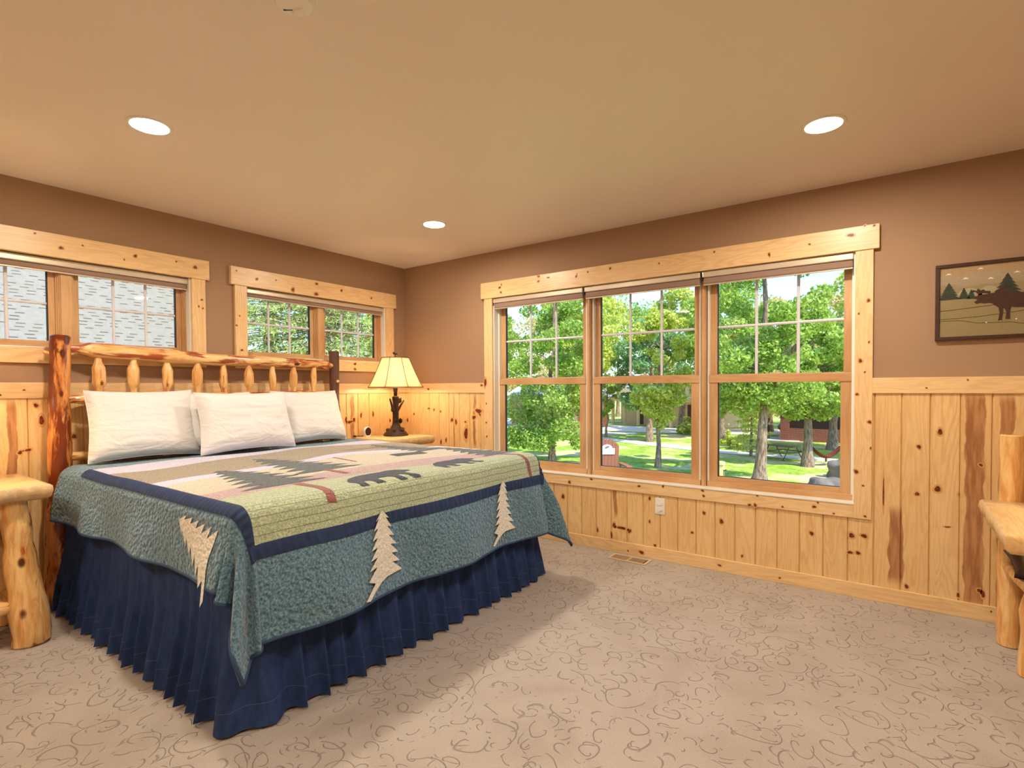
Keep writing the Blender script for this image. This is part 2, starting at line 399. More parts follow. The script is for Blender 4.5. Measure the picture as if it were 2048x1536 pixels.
for ui, (a, b) in enumerate(units):
    # outer frame liner, sill
    f = MB().box((a, .06, .556), (a+.012, .15, 2.04)).box((b-.012, .06, .556), (b, .15, 2.04)); f.build('jamb_liner', M_jamb_sill_glare, wb, smooth=False)
    wp('frame_sill', (a, .05, .556), (b, .16, .592), M_frX)
    a0, b0 = a+.012, b-.012; s = .056
    # lower sash (inner), upper sash (outer)
    lo = MB().box((a0, .06, .59), (a0+s, .09, 1.325)).box((b0-s, .06, .59), (b0, .09, 1.325))
    sl_ = lo.build('lower_sash', M_frZ, wb, smooth=False, bevel=.002)
    MB().box((a0+s, .06, .59), (b0-s, .09, .628)).box((a0, .054, 1.272), (b0, .092, 1.325)).build('sash_rail', M_frX, sl_, smooth=False, bevel=.002)
    MB().box((a0+s, .074, .622), (b0-s, .078, 1.275)).build('glass', M_glass, sl_, smooth=False)
    MB().box((a0+s, .068, .628), (a0+s+.006, .086, 1.272)).box((a0+s, .068, .626), (b0-s, .086, .630)).build('glazing_seal', M_seal, sl_, smooth=False)
    us = MB().box((a0, .094, 1.29), (a0+s-.012, .124, 2.035)).box((b0-s+.012, .094, 1.29), (b0, .124, 2.035)).build('upper_sash', M_frZ, wb, smooth=False, bevel=.002)
    MB().box((a0+s-.012, .094, 1.29), (b0-s+.012, .124, 1.33)).box((a0+s-.012, .094, 1.99), (b0-s+.012, .124, 2.035)).build('sash_rail', M_frX, us, smooth=False, bevel=.002)
    MB().box((a0+s-.012, .107, 1.325), (b0-s+.012, .111, 1.995)).build('glass', M_glass, us, smooth=False)
    MB().box((a0+s-.012, .1, 1.33), (a0+s-.007, .118, 1.99)).build('glazing_seal', M_seal, us, smooth=False)
    g = MB(); w = b0-a0-2*(s-.012)
    for i in (1, 2): x = a0+s-.012+w*i/3; g.tube([(x, .109, 1.33), (x, .109, 1.99)], .0095, 8)
    g.tube([(a0+s-.012, .109, 1.653), (b0-s+.012, .109, 1.653)], .0095, 8)
    g.build('grille_bars', M_munt, us)
    # lock on the meeting rail
    MB().box(((a+b)/2-.035, .062, 1.325), ((a+b)/2+.035, .088, 1.337)).tube([((a+b)/2+.01, .075, 1.337), ((a+b)/2+.01, .075, 1.347)], .011, 12).build('sash_lock', M_cass, sl_, bevel=.002)

# ------------------------------------------------------------------ small windows on the left wall
def small_window(nm, Y0, Y1, ovl, ovr):
    w = struct(empty(nm, (0, 0, 0)))
    P = lambda n, a, b, m, bev=.002: MB().box(a, b).build(n, m, w, smooth=False, bevel=bev)
    P('header_casing', (0, Y0-ovl, 2.022), (.032, Y1+ovr, 2.158), M_trimY, .003)
    P('side_casing', (0, Y0-.092, 1.402), (.023, Y0, 2.024), M_trimZ); P('side_casing', (0, Y1, 1.402), (.023, Y1+.09, 2.024), M_trimZ)
    P('apron_casing', (0, Y0, 1.402), (.022, Y1, 1.492), M_trimY)
    P('sill_board', (-.13, Y0, 1.490), (.024, Y1, 1.497), M_jamb_sill_glare)  # sky glare put into the sill colour as white
    f = MB().box((-.16, Y0, 1.495), (0, Y0+.01, 2.035)).box((-.16, Y1-.01, 1.495), (0, Y1, 2.035)).box((-.16, Y0, 2.026), (0, Y1, 2.036)); f.build('jamb', M_jamb_sill_glare, w, smooth=False)
    yc = (Y0+Y1)/2
    P('mullion', (-.15, yc-.028, 1.497), (-.045, yc+.028, 2.03), M_frZ)
    for a, b in ((Y0+.01, yc-.028), (yc+.028, Y1-.01)):
        f = MB()   # stepped frame upright and sash
        for k, (d0, d1, wd) in enumerate(((-.15, -.05, .006), (-.15, -.062, .012), (-.15, -.074, .018))):
            f.box((d0, a, 1.497), (d1, a+wd, 2.03)).box((d0, b-wd, 1.497), (d1, b, 2.03))
        f.build('frame_steps', M_frZ, w, smooth=False, bevel=.002)
        P('frame_sill', (-.15, a, 1.497), (-.06, b, 1.512), M_frY)
        s = MB().box((-.115, a+.018, 1.512), (-.085, a+.042, 2.03)).box((-.115, b-.05, 1.512), (-.085, b-.018, 2.03)).build('sash', M_frZ, w, smooth=False, bevel=.002)
        MB().box((-.115, a+.042, 1.512), (-.085, b-.05, 1.54)).box((-.115, a+.042, 2.0), (-.085, b-.05, 2.03)).build('sash_rail', M_frY, s, smooth=False, bevel=.002)
        MB().box((-.102, a+.04, 1.535), (-.098, b-.048, 2.005)).build('glass', M_glass, s, smooth=False)
        MB().box((-.11, b-.055, 1.54), (-.09, b-.05, 2.0)).build('glazing_seal', M_seal, s, smooth=False)
        g = MB(); wd = b-a-.092
        for i in (1, 2): y = a+.042+wd*i/3; g.tube([(-.1, y, 1.54), (-.1, y, 2.0)], .0085, 8)
        g.tube([(-.1, a+.042, 1.762), (-.1, b-.05, 1.762)], .0085, 8); g.build('grille_bars', M_munt, s)
    return w
small_window('window_2', A2[0], A2[1], .125, .115); small_window('window_3', A1[0], A1[1], .125, .115)

def shade(name, a, b, axis, label, z1=2.026, h=.085, dep=.05, front=-.012):
    t = empty(name, (a if axis == 0 else front, front if axis == 0 else a, z1)); w = b-a
    F = (lambda u, d, z: (u, d, z)) if axis == 0 else (lambda u, d, z: (-d, u, z))
    def bx(n, u0, d0, z0_, u1, d1, z1_, m, bev):
        p, q = F(u0, d0, z0_), F(u1, d1, z1_)
        return MB().box([min(p[i], q[i]) for i in range(3)], [max(p[i], q[i]) for i in range(3)]).build(n, m, t, smooth=False, bevel=bev)
    bx('cassette', .003, .0, -.04, w-.003, dep, 0, M_cass, .006)
    bx('rolled_cloth', .006, .008, -h, w-.006, dep-.006, -.04, M_shade, .01)
    bx('hem_bar', .008, .014, -h-.007, w-.008, .026, -h+.002, M_cass, .002)
    bx('end_bracket', -.001, .002, -.06, .004, dep-.004, -.001, M_blk, .001)
    tag(t, label, 'roller shade', 'rolled up window shades')
for (a, b), l in zip(((1.128, 2.018), (2.026, 2.920), (2.928, 3.806)), ('taupe roller shade rolled up over the left pane of the wide window', 'taupe roller shade rolled up over the middle pane of the wide window', 'taupe roller shade rolled up over the right pane of the wide window')):
    shade('roller_shade', a, b, 0, l)
shade('roller_shade', A2[0]+.012, A2[1]-.012, 1, 'long taupe roller shade rolled up above the small spruce view window', 2.02, .068)
shade('roller_shade', A1[0]+.012, A1[1]-.006, 1, 'long taupe roller shade rolled up above the small window facing the shingled roof', 2.02, .072)
# knots seen in the boards, casings and rails, set into the meshes of their own boards
KN_B = [(4.207, 0.991, 0.011, 0.015), (4.199, 0.678, 0.015, 0.014), (4.116, 0.904, 0.009, 0.011), (4.11, 0.641, 0.009, 0.011), (4.243, 0.476, 0.013, 0.004), (4.067, 0.113, 0.009, 0.01), (4.377, 0.824, 0.008, 0.008), (4.375, 0.612, 0.006, 0.008), (4.376, 0.157, 0.008, 0.011), (4.392, 0.14, 0.008, 0.016), (4.291, 0.114, 0.005, 0.014), (3.956, 0.632, 0.004, 0.075), (3.803, 0.36, 0.015, 0.013), (3.865, 0.367, 0.014, 0.012), (3.595, 0.34, 0.011, 0.012), (3.063, 0.338, 0.013, 0.014), (2.867, 0.233, 0.008, 0.009), (2.948, 0.38, 0.01, 0.011), (1.834, 0.366, 0.014, 0.016), (1.772, 0.203, 0.007, 0.021), (2.141, 0.141, 0.008, 0.015), (2.259, 0.12, 0.008, 0.023), (2.279, 0.2, 0.013, 0.015), (2.34, 0.186, 0.033, 0.011), (2.404, 0.173, 0.012, 0.015), (2.56, 0.435, 0.009, 0.012), (2.56, 0.266, 0.007, 0.01), (2.601, 0.098, 0.009, 0.009), (3.194, 0.128, 0.006, 0.01), (3.796, 0.258, 0.013, 0.009), (3.836, 0.262, 0.012, 0.009), (2.941, 0.534, 0.008, 0.007), (2.948, 0.499, 0.008, 0.007), (1.899, 0.49, 0.009, 0.012), (2.094, 0.532, 0.011, 0.006), (2.483, 0.518, 0.01, 0.007), (2.664, 0.536, 0.007, 0.008), (3.287, 0.539, 0.006, 0.005), (3.24, 0.473, 0.009, 0.008), (3.275, 0.476, 0.009, 0.01), (3.435, 0.486, 0.005, 0.006), (3.609, 0.508, 0.009, 0.008), (3.629, 0.536, 0.005, 0.005), (3.712, 0.48, 0.005, 0.005), (3.877, 1.736, 0.007, 0.011), (3.831, 1.664, 0.005, 0.005), (3.84, 1.39, 0.009, 0.01), (3.862, 1.324, 0.004, 0.005), (3.825, 1.195, 0.009, 0.006), (3.881, 1.496, 0.004, 0.006), (3.887, 1.035, 0.008, 0.009), (3.893, 0.884, 0.004, 0.006), (3.824, 0.742, 0.01, 0.01), (3.858, 0.663, 0.005, 0.005), (3.869, 0.485, 0.006, 0.006), (3.789, 2.123, 0.015, 0.009), (3.902, 2.159, 0.005, 0.006), (3.857, 2.167, 0.005, 0.005), (1.221, 2.11, 0.011, 0.008), (1.234, 2.068, 0.008, 0.008), (1.24, 2.133, 0.005, 0.007), (1.622, 2.156, 0.01, 0.009), (1.62, 2.116, 0.01, 0.008), (1.714, 2.135, 0.01, 0.006), (1.972, 2.112, 0.008, 0.008), (1.977, 2.13, 0.004, 0.004), (2.072, 2.133, 0.006, 0.006), (2.261, 2.135, 0.008, 0.007), (3.353, 2.075, 0.006, 0.012), (2.638, 2.12, 0.005, 0.005), (3.017, 2.144, 0.006, 0.005), (3.577, 2.104, 0.006, 0.005), (2.502, 0.033, 0.016, 0.011), (2.396, 0.026, 0.006, 0.005), (3.054, 0.042, 0.01, 0.007), (3.421, 0.032, 0.006, 0.006), (4.424, 0.06, 0.004, 0.004), (0.339, 1.049, 0.013, 0.01), (0.408, 1.038, 0.01, 0.01), (0.493, 1.023, 0.009, 0.01), (0.639, 0.947, 0.015, 0.019), (0.688, 0.93, 0.013, 0.023), (0.804, 0.934, 0.01, 0.009), (0.809, 0.828, 0.022, 0.046), (0.496, 0.733, 0.01, 0.019), (0.959, 1.038, 0.035, 0.018), (0.976, 1.004, 0.009, 0.007), (1.005, 1.268, 0.011, 0.009), (0.344, 1.237, 0.012, 0.008), (1.058, 1.106, 0.006, 0.007), (1.056, 0.937, 0.007, 0.007), (1.061, 0.814, 0.007, 0.007), (4.319, 1.273, 0.004, 0.004), (4.146, 1.231, 0.004, 0.004), (0.134, 0.991, 0.009, 0.01), (0.041, 0.928, 0.011, 0.016), (0.561, 0.755, 0.009, 0.019), (1.048, 1.293, 0.011, 0.036), (0.906, 0.978, 0.018, 0.018)]
KN_A = [(-2.848, 1.159, 0.011, 0.011), (-2.825, 1.072, 0.012, 0.023), (-2.677, 0.968, 0.012, 0.012), (-2.9, 1.248, 0.005, 0.004), (-2.839, 2.139, 0.005, 0.004), (-2.722, 2.08, 0.009, 0.009), (-2.619, 2.116, 0.004, 0.005), (-2.345, 2.106, 0.01, 0.008), (-2.406, 2.072, 0.004, 0.005), (-2.103, 2.116, 0.005, 0.005), (-1.983, 2.098, 0.013, 0.009), (-1.939, 1.879, 0.007, 0.006), (-1.96, 1.83, 0.005, 0.006), (-1.933, 1.819, 0.005, 0.006), (-1.54, 2.088, 0.01, 0.009), (-1.239, 2.05, 0.014, 0.014), (-1.019, 2.131, 0.011, 0.009), (-1.025, 2.044, 0.015, 0.013), (-0.771, 2.11, 0.01, 0.009), (-0.442, 2.086, 0.009, 0.007), (-1.695, 2.125, 0.005, 0.006), (-1.384, 2.104, 0.006, 0.004), (-1.672, 1.794, 0.005, 0.005), (-1.696, 1.721, 0.008, 0.005), (-1.659, 1.539, 0.008, 0.007), (-0.628, 1.469, 0.014, 0.009), (-0.629, 1.421, 0.014, 0.009), (-0.559, 0.999, 0.01, 0.021), (-0.42, 1.005, 0.01, 0.022), (-0.725, 0.969, 0.011, 0.023), (-0.682, 0.945, 0.027, 0.013), (-0.638, 0.965, 0.011, 0.018), (-2.887, 0.907, 0.015, 0.007), (-0.177, 1.254, 0.009, 0.006), (-0.214, 0.933, 0.01, 0.015), (-2.922, 0.896, 0.011, 0.009), (-0.887, 1.256, 0.008, 0.005), (-1.86, 0.861, 0.01, 0.011), (-2.696, 0.933, 0.009, 0.009)]

M_knot = NT('dark red pine knot', .4, .4); V_ = M_knot.noise(scale=130, detail=3); M_knot.col(M_knot.mix(M_knot.ss(V_, .35, .65), rgb(76, 28, 14), rgb(138, 66, 34))); M_knot = M_knot.m
M_halo = NT('knot halo wood', .35, .4); V_ = M_halo.noise(scale=90, detail=3); M_halo.col(M_halo.mix(V_, rgb(206, 148, 88), rgb(222, 172, 112))); M_halo = M_halo.m
def set_knots(axis, knots_):
    obs = []
    for o in bpy.data.objects:
        if o.type != 'MESH' or not any(k in o.name for k in ('casing', 'wainscot', 'trim_', 'baseboard_')): continue
        c = [v.co for v in o.data.vertices]; lo = [min(v[i] for v in c) for i in range(3)]; hi = [max(v[i] for v in c) for i in range(3)]
        if axis == 1 and (hi[1] > .01 or hi[1] < -.5 or lo[1] < -.05): continue
        if axis == 0 and (lo[0] < -.01 or hi[0] > .05): continue
        obs.append((o, lo, hi))
    rd = random.Random(axis+5); add = {}
    for (u, z, a, b) in knots_:
        best = None
        for o, lo, hi in obs:
            j = 1-axis
            if lo[j] <= u <= hi[j] and lo[2] <= z <= hi[2]:
                d = -lo[1] if axis == 1 else hi[0]
                if best is None or d > best[1]: best = (o, d)
        if best: add.setdefault(best[0].name, []).append((u, z, a, b, best[1]))
    for nm, ks in add.items():
        o = bpy.data.objects[nm]; me = o.data; bm = bmesh.new(); bm.from_mesh(me); n0 = len(me.materials); me.materials.append(M_halo); me.materials.append(M_knot)
        for (u, z, a, b, d) in ks:
            ph = rd.uniform(0, 6)
            for mi, (k, e) in enumerate(((1.7, .0003), (1., .0006))):
                vs = []
                for i in range(12):
                    t_ = 2*PI*i/12; r = k*(1+.14*math.sin(2*t_+ph)+.1*math.sin(3*t_+ph*2)); uu = u+a*r*math.cos(t_); zz = z+b*r*math.sin(t_)
                    vs.append(bm.verts.new((uu, -d-e, zz) if axis == 1 else (d+e, uu, zz)))
                f = bm.faces.new(vs if axis == 0 else vs); f.material_index = n0+mi
        bm.to_mesh(me); bm.free()
set_knots(1, KN_B); set_knots(0, KN_A)

# ------------------------------------------------------------------ ceiling lights and detector
M_lens = NT('lit lens'); M_lens.b.inputs['Emission Color'].default_value = (1, .87, .71, 1); M_lens.b.inputs['Emission Strength'].default_value = 250; M_lens = M_lens.m
for x, y, l in ((1.268, -2.71, 'lit recessed ceiling light above the bed, left of the detector'), (1.268, -.882, 'lit recessed ceiling light nearest the corner of the two walls'),
                (3.735, -.897, 'lit recessed ceiling light in front of the wide window, on the right'), (3.735, -2.71, 'added unseen recessed fill light over the open carpet beside the camera'),
                (1.268, -4.54, 'added unseen recessed fill light behind the left nightstand, toward the rear'), (3.735, -4.54, 'added unseen recessed fill light toward the rear of the room behind the camera')):  # last three cans are out of view, added on the grid for fill
    t = empty('ceiling_light', (x, y, CH)); tag(t, l, 'light', 'recessed ceiling lights')
    MB().lathe([(.073, -.001), (.076, -.006), (.089, -.005), (.093, 0)], n=40).build('trim_ring', M_white, t)
    MB().lathe([(0, -.0035), (.06, -.0035), (.074, -.002)], n=40).build('lens', M_lens, t)
t = empty('smoke_detector', (2.535, -2.79, CH)); tag(t, 'white plastic detector on the ceiling at the top edge', 'smoke detector')
MB().lathe([(.0, -.04), (.03, -.04), (.052, -.036), (.062, -.022), (.064, -.006), (.064, 0)], n=40).build('housing', M_white, t)
MB().lathe([(.07, -.006), (.074, -.001), (.074, 0)], n=40).build('base_plate', M_white, t)
MB().lathe([(.0, -.046), (.02, -.045), (.028, -.039), (.028, -.036)], c=(-.012, .022, 0), n=24, sx=1, sy=.6).build('sensor_dome', M_white, t)
MB().box((-.044, -.003, -.0405), (-.016, .001, -.038), Matrix.Rotation(.6, 3, 'Z')).build('slot', M_blk, t)

# ------------------------------------------------------------------ outlet, vent, picture
t = empty('wall_outlet', (2.638, -.011, .33)); tag(t, 'white electrical outlet on the pine boards below the wide window', 'outlet')
MB().box((-.036, -.006, 0), (.036, .001, .117)).build('cover_plate', M_white, t, smooth=False, bevel=.003)
for z in (.038, .079):
    s = MB().lathe([(0, .0), (.0165, 0), (.017, -.002), (.017, -.008)], n=24); s.v = [(v[0], v[2]-.0005-.0068+.001, v[1]*.85+z) for v in s.v]
    r = s.build('receptacle', M_white, t)
    q = MB().box((-.0075, -.0088, z-.002), (-.0055, -.006, z+.007)).box((.0045, -.0088, z-.002), (.0065, -.006, z+.006)).box((-.002, -.0088, z-.011), (.002, -.006, z-.007)); q.build('slots', M_blk, r, smooth=False)
t = empty('floor_vent', (2.455, -.13, 0)); tag(t, 'beige metal floor register in the carpet by the baseboard', 'vent')
M_vent = plain('beige vent metal', rgb(206, 178, 144), .4, vary=.03)
f = MB().box((-.145, -.063, .001), (.145, -.047, .006)).box((-.145, .047, .001), (.145, .063, .006)).box((-.145, -.047, .001), (-.125, .047, .006)).box((.125, -.047, .001), (.145, .047, .006)).box((-.006, -.047, .001), (.006, .047, .006))
f.build('frame', M_vent, t, smooth=False, bevel=.001)
MB().box((-.13, -.05, .0005), (.13, .05, .0015)).build('opening', M_blk, t, smooth=False)
f = MB()
for k in range(22):
    x = -.119+k*.0108
    if abs(x) > .008: f.box((x, -.046, .001), (x+.0035, .046, .0055), Matrix.Rotation(.5 if x > 0 else -.5, 3, 'Y'))
f.build('louvres', M_vent, t, smooth=False)

M_pframe = plain('dark walnut frame', rgb(70, 44, 32), .4, vary=.3, scale=40); M_print = NT('print ground', .6)
sp = M_print.xyz(M_print.co); hz = M_print.math('ADD', sp[2], M_print.math('MULTIPLY', M_print.noise(M_print.vec('MULTIPLY', M_print.co, (1, 1, 4)), scale=9, detail=5), .08))
M_print.col(M_print.mix(M_print.noise(scale=160, detail=2), M_print.ramp(M_print.math('DIVIDE', hz, .42), [(0, rgb(128, 118, 72)), (.28, rgb(140, 128, 84)), (.31, rgb(164, 150, 128)), (.42, rgb(172, 158, 132)), (.46, rgb(178, 146, 100)), (.58, rgb(186, 158, 112)), (.66, rgb(196, 178, 132)), (1, rgb(140, 134, 108))]), rgb(150, 130, 98), 'MIX')); M_print = M_print.m
t = empty('framed_picture', (4.505, 0, 1.69), 0); tag(t, 'framed lodge print of a dark moose and pine trees on the brown wall', 'picture')
PW, PH = .325, .203
f = MB().box((-PW, -.026, -PH), (PW, -.002, -PH+.018)).box((-PW, -.026, PH-.018), (PW, -.002, PH)).box((-PW, -.026, -PH+.018), (-PW+.018, -.002, PH-.018)).box((PW-.018, -.026, -PH+.018), (PW, -.002, PH-.018))
f.build('frame', M_pframe, t, smooth=False, bevel=.002)
p = MB().box((-PW+.015, -.016, -PH+.015), (PW-.015, -.004, PH-.015)).build('print', M_print, t, smooth=False)
def figure(nm, polys, m, y=-.0175, s=1):
    f = MB()
    for poly in polys: f.prism([(a, b) for a, b in poly], lambda x, z, d: (x, y-d, z), .0006)
    f.build(nm, m, p, smooth=False)
M_ptree = plain('print pine green', rgb(52, 62, 46), .7, vary=.2, scale=80); M_pmoose = plain('print moose brown', rgb(72, 42, 28), .7, vary=.2, scale=80)
M_pline = plain('print outline', rgb(84, 76, 44), .7); M_pwhite = plain('print cream', rgb(232, 222, 196), .7); M_phill = plain('print far hill', rgb(164, 156, 122), .7, vary=.1)
def pinepoly(x, z, h, w, n=6):
    R_ = []; 
    for i in range(n):
        t_ = (i+1)/n; R_ += [(x+w*t_*.5, z+h*(1-t_)), (x+w*t_*.28, z+h*(1-t_)+h*.03)]
    R_ = [(x, z+h)]+R_[:-1]
    return R_+[(2*x-a, b) for a, b in reversed(R_[1:])]
for cx, w, h in ((-.185, .11, .05), (-.105, .09, .055), (.1, .12, .055), (.22, .1, .05)):
    figure('hill', [[(cx+w/2*math.cos(a), .018+h*math.sin(a)) for a in [PI*i/10 for i in range(11)]]], M_phill, -.0170)
figure('pine_tree', [pinepoly(-.268, .017, .088, .10)], M_ptree, -.0178); figure('pine_tree', [pinepoly(-.206, .015, .058, .056)], M_ptree, -.0178)
figure('pine_tree', [pinepoly(-.176, .012, .050, .046)], M_ptree, -.0178); figure('pine_tree', [pinepoly(-.035, .018, .112, .13)], M_ptree, -.0178)
moose = [(-.118, .016), (-.10, .026), (-.06, .030), (-.035, .034), (0, .036), (.03, .03), (.10, .022), (.17, .02), (.20, .01), (.205, -.02), (.195, -.035), (.2, -.06), (.188, -.09), (.196, -.115), (.182, -.115), (.17, -.075), (.16, -.045), (.10, -.05), (.05, -.048), (.03, -.044), (.024, -.07), (.026, -.105), (.008, -.105), (.012, -.07), (.004, -.05), (-.002, -.05), (-.002, -.08), (-.006, -.112), (-.02, -.112), (-.014, -.075), (-.018, -.045), (-.045, -.02), (-.06, -.014), (-.075, -.018), (-.088, -.012), (-.105, -.018), (-.115, -.008), (-.1, .003)]
figure('moose_body', [[(a-.05, b) for a, b in poly_] for poly_ in [moose, [(-.05, .03), (-.08, .036), (-.098, .032), (-.112, .046), (-.128, .042), (-.12, .056), (-.105, .05), (-.1, .062), (-.088, .05), (-.078, .056), (-.07, .046), (-.05, .044)], [(-.035, .03), (-.028, .048), (-.022, .04), (-.012, .062), (-.002, .052), (.006, .074), (.014, .058), (.03, .07), (.026, .052), (.005, .042)]]], M_pmoose, -.0186)
f = MB()
for pts in ([(-.31, -.045), (-.2, -.038), (-.1, -.03), (-.02, -.02)], [(-.31, -.09), (-.15, -.085), (0, -.07), (.15, -.05), (.31, -.04)], [(-.31, -.098), (-.22, -.1), (-.15, -.118), (-.02, -.122), (.1, -.15), (.16, -.155)], [(-.31, .014), (-.2, .016), (-.12, .006)]):
    for a, b in zip(pts, pts[1:]): f.tube([(a[0], -.0168, a[1]), (b[0], -.0168, b[1])], .0012, 5)
f.build('ground_lines', M_pline, p)
for x, z in ((-.27, .15), (-.2, .12), (-.14, .165), (-.1, .11), (0, .13), (.07, .165), (.13, .125), (.2, .15)):
    figure('cloud_dab', [[(x-.013, z-.003), (x+.013, z-.003), (x+.006, z+.003), (x-.001, z+.006), (x-.006, z+.002)]], M_pwhite, -.0172)
for x, z in ((-.115, -.118), (-.06, -.112), (-.035, -.098), (.0, -.108), (.06, -.1), (.1, -.092), (.08, -.12), (.13, -.115), (.15, -.1), (.12, -.14)):
    figure('flower_dab', [[(x+.004*math.cos(a), z+.004*math.sin(a)) for a in [k*PI/3 for k in range(6)]]], M_pwhite, -.0172)

# ------------------------------------------------------------------ bed
bed = empty('bed', (0, 0, 0)); tag(bed, 'king size log bed with rustic spindle headboard and navy gathered skirt', 'bed')
def wob(p0, p1, n, amp, seed):
    p0, p1 = Vector(p0), Vector(p1); out = []
    for i in range(n):
        t_ = i/(n-1); q = p0.lerp(p1, t_); e = math.sin(PI*t_)
        out.append(q+Vector((noise.noise(Vector((seed, i*.35, 0))), noise.noise(Vector((seed, i*.35, 9))), noise.noise(Vector((seed, i*.35, 5)))))*amp*e)
    return out
P = wob((.10, -2.79, .02), (.10, -2.752, 1.562), 18, .012, 3.1)
q = MB().tube(P, [L(.066, .049, sm(0, 17, i)) for i in range(18)], 24, lump=.12, seed=2, roundend=.008); pl_ = q.build('headboard_post', M_logZ, bed)
MB().tube([(.10, -2.775, 1.452), (.085, -2.83, 1.466)], [.012, .009], 10, roundend=.003).build('branch_stub', M_gold, pl_); MB().tube([(.13, -2.775, 1.47), (.156, -2.77, 1.472)], [.018, .011], 12, roundend=.004).build('branch_stub', M_logZ, pl_)
P = wob((.10, -.885, .02), (.105, -.912, 1.566), 18, .014, 7.7)
pr_ = MB().tube(P, [L(.060, .038, sm(0, 17, i)) for i in range(18)], 24, lump=.2, seed=5, roundend=.006).build('headboard_post', M_barkZ, bed)
MB().tube([(.12, -.9, 1.305), (.165, -.915, 1.31)], [.016, .011], 12, roundend=.003).build('branch_stub', M_gold, pr_)
# top rail: tenon, fat log, tenon
yy = [-2.735, -2.70, -2.655, -2.62, -2.615]+[L(-2.6, -1.0, i/24) for i in range(25)]+[-.985, -.96, -.93]
rr = [.021, .024, .034, .045, .046]+[L(.046, .036, i/24)*(1+.04*math.sin(i*1.3)) for i in range(25)]+[.03, .025, .022]
MB().tube([(.105, y, L(1.483, 1.438, (y+2.7)/1.78)+.006*math.sin(y*4)) for y in yy], rr, 24, lump=.12, seed=8, roundend=.002).build('top_rail', M_logY, bed)
yy = [-2.735, -2.69, -2.63]+[L(-2.6, -1.0, i/24) for i in range(25)]+[-.96, -.93]
rr = [.022, .026, .038]+[.039*(1+.05*math.sin(i*.9+2)) for i in range(25)]+[.026, .022]
MB().tube([(.105, y, L(1.193, 1.187, (y+2.7)/1.78)+.004*math.sin(y*5+1)) for y in yy], rr, 24, lump=.13, seed=11, roundend=.002).build('middle_rail', M_logYr, bed)
yy = [-2.735, -2.66, -2.6, -2.56]+[L(-2.52, -1.08, i/14) for i in range(15)]+[-1.02, -.97, -.92]
rr = [.024, .027, .03, .042]+[.043]*15+[.036, .026, .024]
MB().tube([(.105, y, .865+.008*math.sin(y*3)) for y in yy], rr, 20, lump=.15, seed=13, roundend=.002).build('lower_rail', M_logY, bed)
sy_ = [-2.577, -2.392, -2.204, -2.011, -1.836, -1.654, -1.47, -1.29, -1.108]
sw = [.036, .033, .031, .033, .028, .033, .025, .031, .025]
for i, y in enumerate(sy_):
    zb = 1.212; zt = 1.452-.024*(i/8); h = zt-zb; w = sw[i]; k = random.Random(i).uniform(-.004, .004)
    prof = [(.0, .017), (.08, .018), (.17, .019), (.27, w*.93), (.33, w), (.5, w*1.02), (.66, w), (.72, w*.93), (.85, .019), (.95, .018), (1, .017)]
    q = MB().tube([(.105+k*math.sin(t_*5), y+k*math.sin(t_*3), zb+h*t_) for t_, r in prof], [r for t_, r in prof], 8 if i in (0, 3, 5) else 14, lump=.12, seed=20+i)
    q.build('spindle', [M_gold, M_gold, M_ns, M_gold, M_ns, M_gold, M_gold, M_gold, M_ns][i], bed, ang=28)
MB().box((.115, -2.72, .23), (.17, -2.66, .34)).box((.15, -2.735, .22), (.156, -2.65, .35)).build('rail_bracket', M_blk, bed, smooth=False, bevel=.002)
MB().box((.13, -2.70, .22), (2.04, -2.67, .34)).build('side_rail', M_blk, bed, smooth=False, bevel=.004)
MB().box((.13, -.89, .22), (2.04, -.86, .34)).build('side_rail', M_blk, bed, smooth=False, bevel=.004)
MX0, MX1, MY0, MY1, MZ = .165, 2.10, -2.755, -.825, .79
M_tick = plain('white ticking', rgb(226, 222, 214), .8, vary=.03)
MB().box((MX0, MY0+.07, .30), (MX1-.07, MY1-.07, .52)).build('box_spring', M_tick, bed, smooth=False, bevel=.02)
MB().box((MX0, MY0+.012, .55), (MX1-.012, MY1-.012, MZ)).build('mattress', M_tick, bed, bevel=.05, smooth=False)
# gathered skirt
def skirtmat():
    n = NT('navy skirt twill', .85, .2); k = n.noise(n.vec('MULTIPLY', n.co, (1, 1, .4)), scale=40, detail=3)
    n.col(n.mix(k, rgb(28, 42, 78), rgb(50, 72, 118))); n.bump(n.noise(n.vec('MULTIPLY', n.co, (1, 1, .3)), scale=60, detail=2), .002, .6); return n.m
M_navy = skirtmat()
path = []
def seg(a, b, n): 
    for i in range(n): path.append((Vector(a).lerp(Vector(b), i/n)))
nx, ny = 620, 620
seg((.17, -2.76), (2.08, -2.76), nx); seg((2.09, -2.745), (2.09, -.835), ny); seg((2.08, -.82), (.17, -.82), 300)
nrm = [Vector((0, -1))]*nx+[Vector((1, 0))]*ny+[Vector((0, 1))]*300
